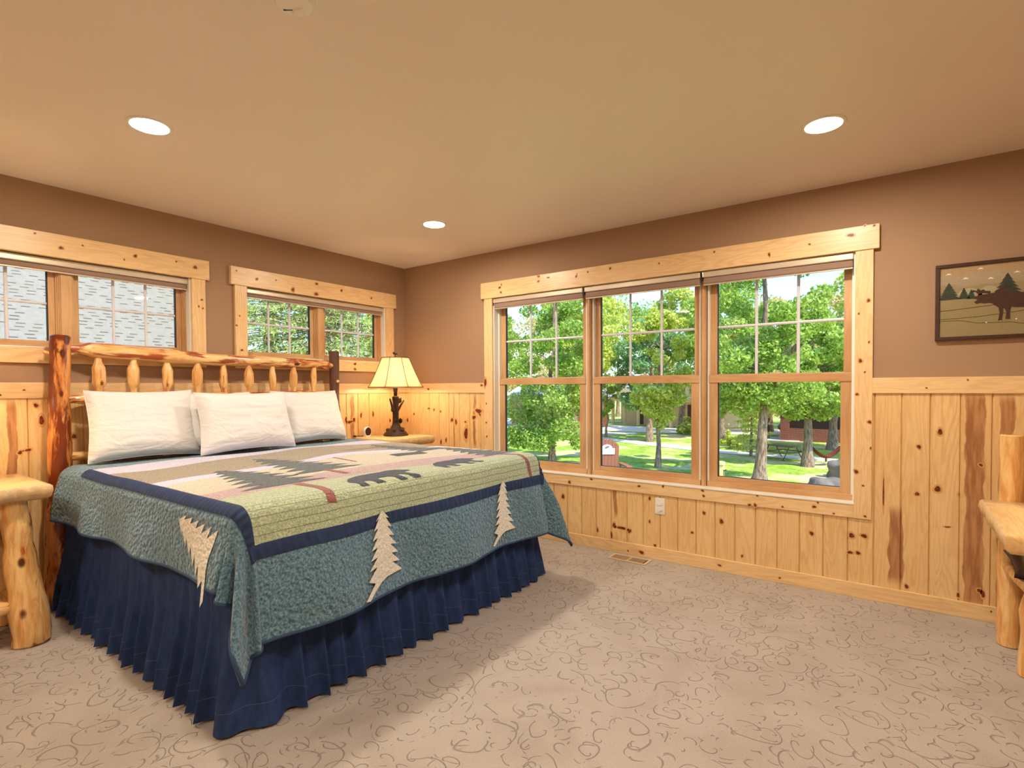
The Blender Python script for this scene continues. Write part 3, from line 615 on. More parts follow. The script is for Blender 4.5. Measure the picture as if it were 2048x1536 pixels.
# blend corner normals
for c in (nx, nx+ny):
    for k in range(-14, 14):
        t_ = (k+14)/28; a, b = nrm[c-20], nrm[min(c+20, len(nrm)-1)]; nrm[c+k] = (a.lerp(b, t_)).normalized()
ds = [0]
for a, b in zip(path, path[1:]): ds.append(ds[-1]+(b-a).length)
SZ0, SZ1 = .012, .535
def skp(u, v):
    i = min(len(path)-1, int(round(u*(len(path)-1)))); p, nn, s_ = path[i], nrm[i], ds[i]
    big = s_+.075*noise.noise(Vector((s_*2.6, 2.2, 0)))
    ph = 2*PI*big/.104; fold = math.sin(ph)+.3*math.sin(ph*1.7+1.7*noise.noise(Vector((s_*3, 8, v*1.2))))+.5*noise.noise(Vector((s_*9, v*1.5, 4)))
    dn = 1-v; amp = L(.004, .026, sm(.15, .9, dn)); out = .008+.05*dn*dn
    tang = Vector((-nn.y, nn.x)); sh = .01*dn*math.cos(ph)
    q = p+nn*(out+amp*fold)+tang*sh
    return (q.x, q.y, L(SZ0, SZ1, v)+(.006*noise.noise(Vector((s_*8, 0, 3))) if v < .02 else 0))
f = MB().grid(skp, len(path), 16); f.build('bed_skirt', M_navy, bed, ang=80)
MB().grid(lambda u, v: tuple(Vector(skp(u, .15+.003*v))+Vector((nrm[min(len(path)-1, int(round(u*(len(path)-1))))].x*.0015, nrm[min(len(path)-1, int(round(u*(len(path)-1))))].y*.0015, 0))), len(path), 2).build('hem_stitching', plain('navy thread', rgb(84, 100, 136), .8), bed, ang=80)

# ------------------------------------------------------------------ quilt: flat coordinates (a along the bed, b across) laid over the mattress
RR = .07; QZ = .818; AE = 2.135-RR; BL = -2.79+RR; BR = -.79-RR
QA0, QA1, QB0, QB1 = .215, AE+.535, BL-.335, BR+.42
def Q(a, b, off=0.):
    da = max(0, a-AE); db = (BL-b) if b < BL else ((b-BR) if b > BR else 0.); sg = -1 if b < BL else 1
    rho = math.hypot(da, db)
    arc = RR*PI/2
    x, y = min(a, AE), min(max(b, BL), BR)
    crown = .018*math.sin(PI*min(1, max(0, (x-QA0)/(AE-QA0))))*math.sin(PI*min(1, max(0, (y-BL)/(BR-BL))))
    z = QZ+crown*.6+.006*noise.noise(Vector((a*3, b*3, 1)))
    if rho < 1e-6: return Vector((x, y, z+off))
    th = math.atan2(db, da); cn = math.sin(2*th)
    ux, uy = math.cos(th), math.sin(th)*sg
    if rho < arc: ph = rho/RR; h = RR*math.sin(ph); v = RR*(1-math.cos(ph)); nh, nv = math.sin(ph), math.cos(ph)
    else:
        e = rho-arc; right = sg > 0
        tilt = .10+cn*(.22 if right else .12); h = RR+e*math.sin(tilt); v = RR+e*math.cos(tilt); nh, nv = 1, 0
        s_ = (b if th < .3 else a) if cn < .2 else 0
        w = sm(0, .3, e)
        if cn < .35: h += w*(1-cn/.35)*((.022 if db > da else .030)*math.sin((a*9.5+1.2) if db > da else (b*8.2+2.4))+.008+.016*noise.noise(Vector((a*5, b*5, 7))))
        h += w*cn*.055*math.sin(th*(11 if not right else 9)+(.4 if not right else 2.4))
    if sg < 0 and db > 0 and da == 0 and a < .5: h += .03*sm(.5, .2, a)*min(1, rho/.2)
    return Vector((x+ux*(h+off*nh), y+uy*(h+off*nh), z-v+off*nv))
M_slate = quiltmat('slate quilt cotton', rgb(72, 106, 124), rgb(116, 150, 164), 66, bump=.018)
M_bind = plain('slate binding', rgb(48, 72, 104), .8, vary=.1)
quilt = empty('quilt', (0, 0, 0)); tag(quilt, 'slate blue lodge quilt with bears, hills and pine trees spread over the bed', 'quilt')
f = MB().grid(lambda u, v: Q(L(QA0, QA1, u), L(QB0, QB1, v)), 330, 300)
qm = f.build('quilt_body', M_slate, quilt, ang=80)
sd = qm.modifiers.new('thick', 'SOLIDIFY'); sd.thickness = .009; sd.offset = -1
f = MB(); pts = [Q(QA0, L(QB0, QB1, 0))]
edge = [(L(QA0, QA1, i/120), QB0) for i in range(121)]+[(QA1, L(QB0, QB1, i/160)) for i in range(1, 161)]+[(L(QA1, QA0, i/120), QB1) for i in range(1, 121)]
f.tube([Q(a, b, -.004) for a, b in edge], .0075, 8); f.build('edge_binding', M_bind, quilt, ang=80)
def patch(name, poly, m, off, step=.02, parent=None, th=.0):
    n = len(poly); pts = []
    for i in range(n):
        a, b = Vector(poly[i]), Vector(poly[(i+1) % n]); k = max(1, int((b-a).length/step))
        for j in range(k): pts.append(a.lerp(b, j/k))
    nb = len(pts); xs = [p.x for p in pts]; ys = [p.y for p in pts]
    xa = math.floor(min(xs)/step)*step
    def inside(x, y):
        c = False; j = nb-1
        for i in range(nb):
            if (pts[i].y > y) != (pts[j].y > y) and x < (pts[j].x-pts[i].x)*(y-pts[i].y)/(pts[j].y-pts[i].y)+pts[i].x: c = not c
            j = i
        return c
    inner = []; x = xa
    while x < max(xs):
        y = math.floor(min(ys)/step)*step
        while y < max(ys):
            if inside(x, y): inner.append(Vector((x+.001, y+.0013)))
            y += step
        x += step
    V2, _, F2, *_r = delaunay_2d_cdt(pts+inner, [], [list(range(nb))], 1, 1e-5)
    f = MB(); f.add([Q(v.x, v.y, off) for v in V2], [list(x) for x in F2])
    return f.build(name, m, parent or quilt, ang=80)
ma, mb0, mb1 = AE+.175, BL-.018, BR+.045     # medallion foot line, left, right
ha = .53
M_fore = quiltmat('sage green ground', rgb(150, 164, 130), rgb(190, 200, 168), 95, True); M_lav = quiltmat('lavender snow band', rgb(172, 172, 196), rgb(204, 204, 224), 110)
M_tan = quiltmat('taupe hill', rgb(122, 112, 92), rgb(158, 148, 126), 110); M_cream = quiltmat('cream hill', rgb(176, 170, 148), rgb(206, 200, 180), 100, True)
M_mauve = quiltmat('mauve hill', rgb(156, 132, 132), rgb(188, 164, 160), 100); M_ppine = quiltmat('dark pine applique', rgb(56, 68, 70), rgb(84, 96, 96), 120)
M_trunkq = quiltmat('brick red trunk', rgb(128, 70, 68), rgb(152, 92, 86), 120); M_bearq = quiltmat('navy bear applique', rgb(24, 34, 50), rgb(46, 60, 80), 120)
M_white_q = quiltmat('cream pine applique', rgb(206, 202, 184), rgb(232, 228, 212), 75, bump=.006)
def wavy(fn, n=24): return [(fn(mb0+(mb1-mb0)*i/n, i/n), mb0+(mb1-mb0)*i/n) for i in range(n+1)]
def band(lo, hi): return wavy(lo)+list(reversed(wavy(hi)))
c0 = lambda b, t_: ha+.02*math.sin(t_*19)
c1 = lambda b, t_: .72+.09*math.sin(t_*7+.5)+.03*math.sin(t_*17)
c2 = lambda b, t_: 1.22+.06*math.sin(t_*6+1.2)-.03*math.sin(t_*13)
c3 = lambda b, t_: 1.34+.06*math.sin(t_*6+1.3)-.03*math.sin(t_*13)
c4 = lambda b, t_: 1.74+.05*math.sin(t_*5+3)
c5 = lambda b, t_: 1.93+.07*math.sin(t_*4.4+3.6)
c6 = lambda b, t_: ma
patch('snow_band', band(c0, c1), M_lav, .003, .03); patch('hill_band', band(c1, c2), M_tan, .003, .03); patch('snow_band', band(c2, c3), M_lav, .003, .03)
patch('hill_band', band(c3, c4), M_cream, .003, .03); patch('hill_band', band(c4, c5), M_mauve, .003, .03); patch('foreground_panel', band(c5, c6), M_fore, .003, .03)
# gathered navy border strips
def ruffle(name, p0, p1, wdir, w=.055, n=340):
    p0, p1, wdir = Vector(p0), Vector(p1), Vector(wdir); ln = (p1-p0).length
    def fn(u, v):
        p = p0.lerp(p1, u)+wdir*(w*v); s_ = u*ln
        e = 1-abs(2*v-1)**3
        return Q(p.x, p.y, .004+e*(.003+.003*math.sin(2*PI*s_/.034+1.5*noise.noise(Vector((s_*18, v*.8, 1))))))
    return MB().grid(fn, n, 9).build(name, M_rf, quilt, ang=80)
M_rf = plain('gathered navy border', rgb(34, 54, 92), .75, vary=.25, scale=30)
ruffle('ruffled_border', (ma, mb0-.05), (ma, mb1+.05), (1, 0)); ruffle('ruffled_border', (ha-.02, mb0), (ma, mb0), (0, -1)); ruffle('ruffled_border', (ha-.02, mb1), (ma, mb1), (0, 1))
def qtree(tip, base, w, tiers=6, skew=.0):
    """jagged applique pine from tip to base (flat coordinates), crooked forked foot"""
    t0, b0 = Vector(tip), Vector(base); ax = b0-t0; ln = ax.length; ax = ax/ln; sx = Vector((-ax.y, ax.x))
    Lf, Rt = [], []
    for i in range(tiers):
        t_ = (i+1)/tiers; wd = w*(.18+.82*t_**.8)*.5; al = ln*.8
        Rt += [t0+ax*(al*t_*1.0)+sx*wd*(1+skew), t0+ax*(al*(t_-.02))+sx*wd*.5]
        Lf += [t0+ax*(al*(t_*.97+.015))-sx*wd*(1-skew), t0+ax*(al*(t_-.03))-sx*wd*.5]
    Rt = Rt[:-1]; Lf = Lf[:-1]
    foot = [t0+ax*ln*.82+sx*w*.05, t0+ax*ln*.86-sx*w*.12, t0+ax*ln-sx*w*.5, t0+ax*ln*.98-sx*w*.62, t0+ax*ln*.84-sx*w*.3]
    return [tuple(p) for p in [t0]+Rt+foot+list(reversed(Lf))]
zd = lambda z: AE+RR*PI/2+(QZ-RR-z)/math.cos(.1)   # flat position on the foot face for a height
for tip, base, w in (((zd(.700), -2.145), (zd(.335), -2.150), .225), ((zd(.700), -1.24), (zd(.345), -1.25), .20)):
    patch('pine_applique', qtree(tip, base, w, 7, .0), M_white_q, .0115, .012)
patch('pine_applique', qtree((1.70, BL-.13), (AE-.02, BL-.265), .24, 6), M_white_q, .004, .012)
patch('pine_applique', qtree((1.85, BR+.12), (AE+.02, BR+.29), .24, 6), M_white_q, .004, .012)
for tip, base, w in (((1.18, -2.40), (1.88, -2.40), .42), ((.93, -2.07), (1.70, -2.05), .42), ((.86, -1.15), (1.50, -1.1), .34), ((1.35, -.98), (2.0, -1.0), .36)):
    t0, b0 = Vector(tip), Vector(base); R_ = []; n = 8
    for i in range(n):
        t_ = (i+1)/n; R_ += [((b0-t0)*t_*.98+t0, w*.5*t_**.8), ((b0-t0)*(t_-.06)+t0, w*.2*t_)]
    R_ = R_[:-1]; sx = Vector((0, 1))
    poly = [tuple(t0)]+[tuple(p-(b0-t0)*.06*(k % 2 == 0)+sx*r) for k, (p, r) in enumerate(R_)]+[tuple(p-(b0-t0)*.06*(k % 2 == 0)-sx*r) for k, (p, r) in reversed(list(enumerate(R_)))]
    patch('dark_pine_applique', poly, M_ppine, .0045, .02)
for poly in ([(1.84, -2.39), (2.0, -2.38), (2.14, -2.41), (2.15, -2.37), (2.0, -2.345), (1.84, -2.35)], [(1.62, -2.08), (1.8, -2.08), (1.8, -2.05), (1.62, -2.05)], [(1.28, -1.78), (1.52, -1.80), (1.52, -1.785), (1.28, -1.765)], [(1.9, -1.03), (2.12, -.98), (ma, -.96), (ma, -.93), (2.12, -.95), (1.9, -1.0)], [(1.0, -1.5), (1.02, -1.2), (1.035, -1.2), (1.015, -1.5)]):
    patch('trunk_applique', poly, M_trunkq, .0045, .02)
bear = [(0, .02), (.03, .05), (.09, .075), (.16, .08), (.22, .075), (.27, .082), (.31, .07), (.335, .05), (.355, .03), (.35, .015), (.32, .015), (.30, .0), (.305, -.04), (.33, -.055), (.33, -.07), (.285, -.07), (.265, -.02), (.23, -.015), (.235, -.055), (.25, -.07), (.205, -.072), (.19, -.02), (.13, -.01), (.115, -.045), (.125, -.07), (.08, -.07), (.075, -.03), (.05, -.02), (.03, -.055), (.035, -.075), (-.005, -.075), (0, -.03), (-.015, -.01)]
for (a0, b0, ang, s) in ((2.0, -2.20, .06, 1.05), (1.98, -1.62, .05, .92)):
    poly = []
    for x, z in bear:
        u, v = x*s, z*s*1.25; poly.append((a0-v*math.cos(ang)+u*math.sin(ang), b0+u*math.cos(ang)+v*math.sin(ang)))
    patch('bear_applique', poly, M_bearq, .005, .012)
patch('cabin_applique', [(1.43, -1.47), (1.45, -1.22), (1.55, -1.25), (1.54, -1.5)], M_bearq, .0045, .02)

# ------------------------------------------------------------------ pillows
def linen():
    n = NT('white pillow linen', .85, .2); n.col(n.mix(n.noise(scale=3, detail=2), rgb(214, 210, 206), rgb(224, 222, 220)))
    w = n.noise(n.vec('MULTIPLY', n.co, (1, 2.2, 5.5)), scale=3.4, detail=3, dist=.6); n.bump(w, .03, .45); n.b.inputs['Sheen Weight'].default_value = .2; return n.m
M_linen = linen()
def pillow(c, w, h, thick, rz, lean, seed, label):
    o = empty('pillow', c, rz); tag(o, label, 'pillow')
    def face(sgn):
        def fn(u, v):
            x, y = u*2-1, v*2-1
            ex = (1-abs(x)**2.6)*(1-abs(y)**2.6); e = max(0, ex)**.42
            pin = 1-.055*(1-abs(x)**2)*0-.05*(abs(y) > 2)
            cx = x*(1-.045*(1-y*y)); cz = y*(1-.07*(1-x*x))
            wr = .006*noise.noise(Vector((x*2.5+seed, y*7, sgn)))+.008*noise.noise(Vector((x*9+seed, y*3, sgn)))*sm(.6, 1, abs(x))
            sag = -.02*(1-y)*.5
            d = sgn*(thick*.5*e+wr*e)
            p = Vector((d, cx*w/2, cz*h/2+h/2)); bow = .025*sm(.3, -1, y)*(1-x*x)
            p.y *= 1+.04*sm(.2, -1, y); p.x += bow*sgn
            return (Matrix.Rotation(-lean, 3, 'Y') @ p)
        return fn
    f = MB().grid(face(1), 44, 34); g = MB().grid(face(-1), 44, 34)
    f.add(g.v, [list(reversed(q_)) for q_ in g.f]); b = f.build('pillow_body', M_linen, o, ang=80)
    # piped side seam
    fn = face(1); sp_ = [fn(i/30, 0) for i in range(31)]+[fn(1, i/24) for i in range(1, 25)]+[fn(1-i/30, 1) for i in range(1, 31)]+[fn(0, 1-i/24) for i in range(1, 24)]
    MB().tube(sp_+[sp_[0]], .003, 6).build('seam', M_linen, o)
    return o
pillow((.30, -2.0, .835), .60, .40, .17, .02, .24, 4, 'white pillow wedged behind, between the left and the front pillow')
pillow((.33, -2.40, .828), .57, .43, .20, -.05, .28, 1, 'white pillow at the left end of the headboard')
pillow((.30, -1.235, .828), .60, .42, .18, .06, .30, 3, 'white pillow at the right end, beside the lamp nightstand')
pillow((.50, -1.85, .835), .63, .405, .19, .03, .28, 2, 'white pillow in the middle leaning in front of the others')

# ------------------------------------------------------------------ nightstands
def slab(parent, x0, x1, y0, y1, z, th, m=M_slab, live='x1', seed=1, nm='table_top'):
    n = 26; top = []; bot = []; prof = []
    def edge_pts(inset, jitter):
        P_ = []
        for i in range(n): t_ = i/n; P_.append((L(x0, x1, t_), y0))
        for i in range(n): t_ = i/n; P_.append((x1, L(y0, y1, t_)))
        for i in range(n): t_ = i/n; P_.append((L(x1, x0, t_), y1))
        for i in range(n): t_ = i/n; P_.append((x0, L(y1, y0, t_)))
        cx, cy = (x0+x1)/2, (y0+y1)/2; out = []
        for k, (x, y) in enumerate(P_):
            s_ = k//n; ins = inset+(jitter*noise.noise(Vector((k*.22, seed, 0))) if (s_ == 1 and live == 'x1') or (s_ == 3 and live == 'x0') or (live == 'all') else 0)
            d = Vector((cx-x, cy-y)); hx = (x1-x0)/2; hy = (y1-y0)/2
            out.append((cx+(x-cx)*(1-ins/hx), cy+(y-cy)*(1-ins/hy)))
        return out
    rings = [(edge_pts(.012, .01), 0), (edge_pts(.002, .012), -.008), (edge_pts(0, .016), -th*.4), (edge_pts(.006, .02), -th*.8), (edge_pts(.02, .02), -th)]
    f = MB(); N = 4*n; vs = []
    for r, dz in rings: vs += [(x, y, dz) for x, y in r]
    fs = []; 
    for i in range(len(rings)-1):
        for k in range(N): fs.append((i*N+k, (i+1)*N+k, (i+1)*N+(k+1) % N, i*N+(k+1) % N))
    f.cur = 1
    f.add(vs, fs)
    if live in ('x1', 'x0'):
        for q_ in range(len(f.f)): f.m[q_] = 1 if ((q_ % N)//n == (1 if live == 'x1' else 3)) else 0
    f.cur = 0; f.f.append(list(range(N))); f.m.append(0); f.f.append([4*N+k for k in range(N-1, -1, -1)]); f.m.append(0)
    o = f.build(nm, [m, M_edge], parent, ang=50); o.location.z = z; return o
def nightstand(x, y, z, lx, ly, label, seed):
    t = empty('nightstand', (x, y, 0)); tag(t, label, 'nightstand', 'log nightstands')
    slab(t, -lx/2, lx/2, -ly/2, ly/2, z, .072, seed=seed)
    k = 0
    for sx, sy in ((1, 1), (1, -1), (-1, 1), (-1, -1)):
        k += 1; px, py = sx*(lx/2-.10), sy*(ly/2-.11)
        P_ = wob((px+.02*sx, py+.035*sy, 0), (px-.01, py-.02*sy, z-.07), 14, .012, seed*3+k)
        MB().tube(P_, [L(.078, .052, i/13) for i in range(14)], 22, lump=.17, seed=seed*10+k, roundend=.01).build('leg', M_ns, t)
    for sy in (1, -1):
        MB().tube(wob((-lx/2+.1, sy*(ly/2-.10), .17), (lx/2-.1, sy*(ly/2-.10), .17), 9, .01, seed+sy), [.022, .03, .036, .036, .036, .036, .036, .03, .022], 16, lump=.15, seed=seed).build('stretcher', M_goldX, t)
    MB().tube(wob((lx/2-.1, -ly/2+.1, .20), (lx/2-.1, ly/2-.1, .20), 9, .008, seed+5), [.02, .028, .038, .04, .04, .04, .038, .028, .02], 16, lump=.15, seed=seed+3).build('stretcher', M_logY, t)
    MB().box((-lx/2+.08, -ly/2+.08, z-.16), (lx/2-.09, ly/2-.08, z-.066)).build('apron', M_slab, t, smooth=False, bevel=.004)
    return t
nightstand(.345, -3.215, .785, .60, .57, 'log nightstand with thick slab top at the left edge, beside the bed', 1)
nightstand(.365, -.475, .82, .52, .50, 'log nightstand in the corner holding the lamp and small clock', 2)

# ------------------------------------------------------------------ lamps
def shademat():
    n = NT('lit parchment shade', .8, .2); k = n.noise(scale=26, detail=4)
    n.col(n.mix(k, rgb(238, 216, 176), rgb(250, 236, 206)))
    t = n.t; out = t.nodes['Material Output']; tl = n.nd('ShaderNodeBsdfTranslucent'); n.put(tl.inputs[0], n.mix(k, rgb(238, 218, 182), rgb(250, 238, 214)))
    mx = n.nd('ShaderNodeMixShader'); mx.inputs[0].default_value = .6
    t.links.new(n.b.outputs[0], mx.inputs[1]); t.links.new(tl.outputs[0], mx.inputs[2]); t.links.new(mx.outputs[0], out.inputs[0]); return n.m
M_lsh = shademat(); M_bronze = plain('dark bronze resin', rgb(62, 36, 26), .45, vary=.5, scale=70, bump=.002); M_cone = plain('pinecone brown', rgb(84, 50, 30), .6, vary=.5, scale=120, bump=.003)
M_piping = plain('dark shade piping', rgb(60, 40, 26), .7)
M_bulb = NT('bulb'); M_bulb.b.inputs['Emission Color'].default_value = (1, .73, .46, 1); M_bulb.b.inputs['Emission Strength'].default_value = 105; M_bulb = M_bulb.m
def lamp(x, y, z, rz, label):
    t = empty('table_lamp', (x, y, z), rz); tag(t, label, 'lamp', 'pinecone table lamps')
    b = MB().lathe([(0, 0), (.108, 0), (.112, .006), (.108, .014), (.103, .016), (.100, .024), (.088, .036), (.074, .046), (.058, .058), (.046, .075), (.038, .09)], n=36).build('base', M_bronze, t)
    for k, (an, r, zz, s) in enumerate(((0, .07, .055, .02), (1.3, .072, .052, .018), (2.6, .07, .055, .02), (4.0, .07, .05, .018), (5.2, .07, .055, .02))): MB().blob((r*math.cos(an), r*math.sin(an), zz), (s, s, s*.9), k, .35, 7, 14, 10).build('acorn', M_cone, b)
    tr = MB().tube(wob((0, 0, .08), (0, 0, .355), 12, .006, 2), [.040, .033, .029, .028, .027, .027, .027, .026, .027, .026, .028, .026], 20, lump=.28, seed=4, roundend=.004); tk = tr.build('trunk', M_bronze, t)
    for k, (p0, p1, r) in enumerate((((.0, -.015, .19), (.01, -.085, .335), .012), ((.0, .015, .21), (.01, .10, .315), .013), ((.01, .01, .27), (.03, .045, .34), .009), ((.015, -.02, .12), (.04, -.052, .16), .008))):
        MB().tube(wob(p0, p1, 6, .01, k+.5), [r, r*.9, r*.85, r*.75, r*.7, r*.6], 10, lump=.25, seed=k, roundend=.002).build('branch', M_bronze, t)
    for k, (p, s) in enumerate((((.012, -.05, .235), .022), ((.01, .05, .13), .024), ((.012, .045, .315), .021), ((.04, .01, .06), .024))):
        q = MB()
        for j in range(7):
            zz = -s+2*s*j/6; rr_ = s*math.sqrt(max(.05, 1-(zz/s)**2))*.9
            q.lathe([(rr_*.6, zz-.004), (rr_*1.08, zz), (rr_*.6, zz+.004)], c=p, n=14)
        q.build('pinecone', M_cone, t)
    MB().lathe([(.013, .355), (.016, .36), (.016, .395), (.02, .40), (.02, .43), (.012, .435)], n=18).build('socket', M_bronze, t)
    MB().lathe([(0, .52), (.012, .52), (.02, .505), (.029, .485), (.029, .47), (.018, .445), (.013, .43)], n=20).build('bulb', M_bulb, t)
    z0, z1, R0, R1 = .436, .700, .258, .128; n = 8; s = MB(); seg_ = 6
    ang0 = PI/8
    def sp2(k, v, off=0):   # panelled bell curve
        r = L(R0, R1, v**.82)+off; a = ang0+2*PI*k/n; return Vector((r*math.cos(a), r*math.sin(a), L(z0, z1, v)+(.008*0)))
    for k in range(n):
        def fn(u, v, k=k):
            p, q = sp2(k, v), sp2(k+1, v); m_ = p.lerp(q, u); sc_ = 1+.012*math.sin(PI*u); return Vector((m_.x*sc_, m_.y*sc_, m_.z-(.007*math.sin(PI*u)*(1-v))))
        s.grid(fn, 7, 12)
    so_ = s.build('lamp_shade', M_lsh, t, ang=25)
    md = so_.modifiers.new('thick', 'SOLIDIFY'); md.thickness = .0015
    for k in range(n): MB().tube([sp2(k, j/12, .001) for j in range(13)], .0022, 6).build('rib_piping', M_piping, so_)
    MB().tube([sp2(k, 0, .001) for k in range(n+1)], .003, 6).build('rim_piping', M_piping, so_); MB().tube([sp2(k, 1, .001) for k in range(n+1)], .003, 6).build('rim_piping', M_piping, so_)
    MB().tube([sp2(0, 1), (0, 0, z1-.004), sp2(4, 1)], .0016, 6).tube([sp2(2, 1), (0, 0, z1-.004), sp2(6, 1)], .0016, 6).build('spider', M_bronze, so_)
    fi = MB().tube([(0, 0, z1-.004), (0, 0, z1+.02)], [.006, .004], 10)
    for k in range(3):
        a = k*2.1+.4; fi.blob((.014*math.cos(a), .014*math.sin(a), z1+.03+.006*k), (.014, .007, .010), k, .2, 3, 10, 8)
    fi.build('finial', M_bronze, t)
    return t
lamp(.34, -.435, .82, .1, 'lit pinecone table lamp on the corner nightstand')
lamp(.30, -3.30, .785, .5, 'lit table lamp at the left edge, only its shade rim in view')
t = empty('desk_clock', (.20, -.645, .82), .15); t.scale = (1.15, 1.15, 1.15); tag(t, 'small white and black clock on the corner nightstand beside the lamp', 'clock')
q = MB().lathe([(0, -.02), (.02, -.02), (.03, -.016), (.036, -.008), (.038, .006), (.036, .012)], n=24); q.v = [(v[2]+.0, v[0], v[1]+.038) for v in q.v]; q.build('case', M_white, t)
q = MB().lathe([(0, .013), (.032, .013), (.034, .011)], n=24); q.v = [(v[2], v[0], v[1]+.038) for v in q.v]; q.build('clock_face', plain('clock face dark', rgb(70, 40, 28), .2), t)
MB().box((-.02, -.022, 0), (.016, .022, .008)).build('foot', M_white, t, bevel=.002, smooth=False)
t = empty('phone_charger', (.135, -.725, .8195)); tag(t, 'small black cable end lying on the back corner of the lamp nightstand', 'cable')
MB().tube([(0, 0, .004), (.02, .03, .005), (.03, .06, .004), (-.01, .09, .004), (-.04, .12, .004)], .003, 8).build('cord', M_blk, t); MB().box((-.01, -.014, 0), (.012, .006, .012)).build('plug', M_blk, t, smooth=False, bevel=.002)

# ------------------------------------------------------------------ desk and stool at the right edge
t = empty('log_desk', (4.40, -.25, 0)); tag(t, 'log desk with live edge slab top and rail back at the right edge', 'desk')
slab(t, -.06, .80, -.86, -.10, .70, .075, live='x0', seed=6, nm='desk_top')
for k, (px, py, z0, z1, r0, r1) in enumerate(((.06, -.045, 0, 1.01, .047, .046), (.72, -.045, 0, 1.01, .047, .046), (.72, -.72, 0, .63, .05, .046))):
    MB().tube(wob((px, py, z0), (px, py, z1), 18, .008, k+4), [L(r0, r1, i/17) for i in range(18)], 22, lump=.14, seed=30+k, roundend=.006).build('leg', M_gold, t)
MB().tube(wob((.22, -.74, 0), (.22, -.74, .63), 14, .006, 9), [L(.045, .042, i/13) for i in range(14)], 22, lump=.16, seed=36, roundend=.006).build('leg', M_gold, t)
for z, r in ((.90, .021), (.748, .017)): MB().tube([(.06, -.045, z), (.4, -.045, z+.004), (.72, -.045, z)], [r, r*1.1, r], 14, lump=.08, seed=3).build('back_rung', M_goldX, t)
MB().tube([(.06, -.045, .18), (.72, -.045, .18)], .028, 14, lump=.15).build('rear_stretcher', M_goldX, t)
t = empty('stool', (4.715, -.49, 0)); tag(t, 'log stool with black leather seat pushed under the desk', 'stool')
M_leath = plain('black leather', rgb(40, 42, 54), .25, vary=.1, spec=.6, bump=.001)
def sfn(u, v):
    x, y = u*2-1, v*2-1; e = max(0, (1-abs(x)**4)*(1-abs(y)**4))**.5; sad = .03*abs(x)**2.2
    return Vector((x*(.275+.02*y*y), y*(.17+.05*x*x), .425+sad+.02*e+.012*y*abs(x)))
s = MB().grid(sfn, 26, 22); g = MB().grid(lambda u, v: sfn(u, v)-Vector((0, 0, .04*max(0, (1-abs(u*2-1)**4)*(1-abs(v*2-1)**4))**.3+.004)), 26, 22); s.add(g.v, [list(reversed(q_)) for q_ in g.f]); s.build('seat', M_leath, t, ang=60)
for k, (px, py) in enumerate(((-.222, -.13), (-.16, .10), (.222, -.13), (.16, .10))):
    MB().tube(wob((px, py, 0), (px, py, .42), 10, .004, k), [.046, .046, .045, .046, .045, .045, .044, .036, .022, .018], 20, lump=.14, seed=50+k, roundend=.005).build('leg', M_gold, t)
for sx in (-1, 1): MB().tube([(sx*.27, .24, .385), (sx*.265, .1, .39), (sx*.25, -.05, .385), (sx*.235, -.15, .375)], [.018, .024, .026, .02], 14, lump=.15, seed=sx).build('seat_frame', M_gold, t); MB().tube([(sx*.18, .1, .24), (sx*.215, -.1, .15)], .022, 14, lump=.15).build('stretcher', M_gold, t)
for sy in (-.13, .10): MB().tube([(-.2, sy, .39), (.2, sy, .39)], .02, 14, lump=.15).build('seat_frame', M_goldX, t)

# ------------------------------------------------------------------ outdoors
G = -2.9
def lawnmat():
    n = NT('dappled lawn', .95, .1); co = n.co; a = n.noise(n.vec('MULTIPLY', co, (1, 1, 0)), scale=.33, detail=5, rough=.6); b = n.noise(co, scale=5, detail=4)
    c = n.mix(n.ss(b, .3, .7), rgb(98, 132, 36), rgb(156, 180, 66))
    c = n.mix(n.ss(a, .47, .60), c, rgb(206, 182, 138)); c = n.mix(n.ss(n.noise(co, scale=.8, detail=2), .4, .65, 0., .5), c, rgb(166, 176, 84))
    n.col(c); n.bump(n.noise(co, scale=30, detail=2), .03, .5); return n.m
def gravel(nm, c): return plain(nm, c, .95, vary=.08, scale=20)
M_lawn = lawnmat(); M_path = gravel('pale gravel', rgb(226, 214, 196))
struct(MB().box((-120, .6, G-.3), (90, 160, G)).build('lawn', M_lawn, smooth=False))
struct(MB().box((-120, -30, G-.3), (-T-.4, .6, G)).build('lawn', M_lawn, smooth=False))
def strip(pts, w, name):
    f = MB(); vs = []
    for i, (x, y) in enumerate(pts):
        a, b = Vector(pts[max(0, i-1)]), Vector(pts[min(len(pts)-1, i+1)]); d = (b-a).normalized(); nn = Vector((-d.y, d.x))*w/2
        vs += [(x-nn.x, y-nn.y, G+.02), (x+nn.x, y+nn.y, G+.02)]
    f.add(vs, [(2*i, 2*i+2, 2*i+3, 2*i+1) for i in range(len(pts)-1)]); struct(f.build(name, M_path, smooth=False))
strip([(-60, 52), (-30, 41.5), (-15.3, 35.6), (-11, 33.6), (-6.9, 32.1), (-3, 31.1), (1.7, 30.6), (8, 30), (30, 30)], 1.5, 'gravel_path')
strip([(-60, 62), (-30, 48), (-18, 46), (-12, 46.5), (-4, 50), (10, 60)], 6.5, 'gravel_road')
strip([(-60, 33), (-26, 37.3), (-19, 39.5), (-15, 41.5)], 2.2, 'gravel_path')

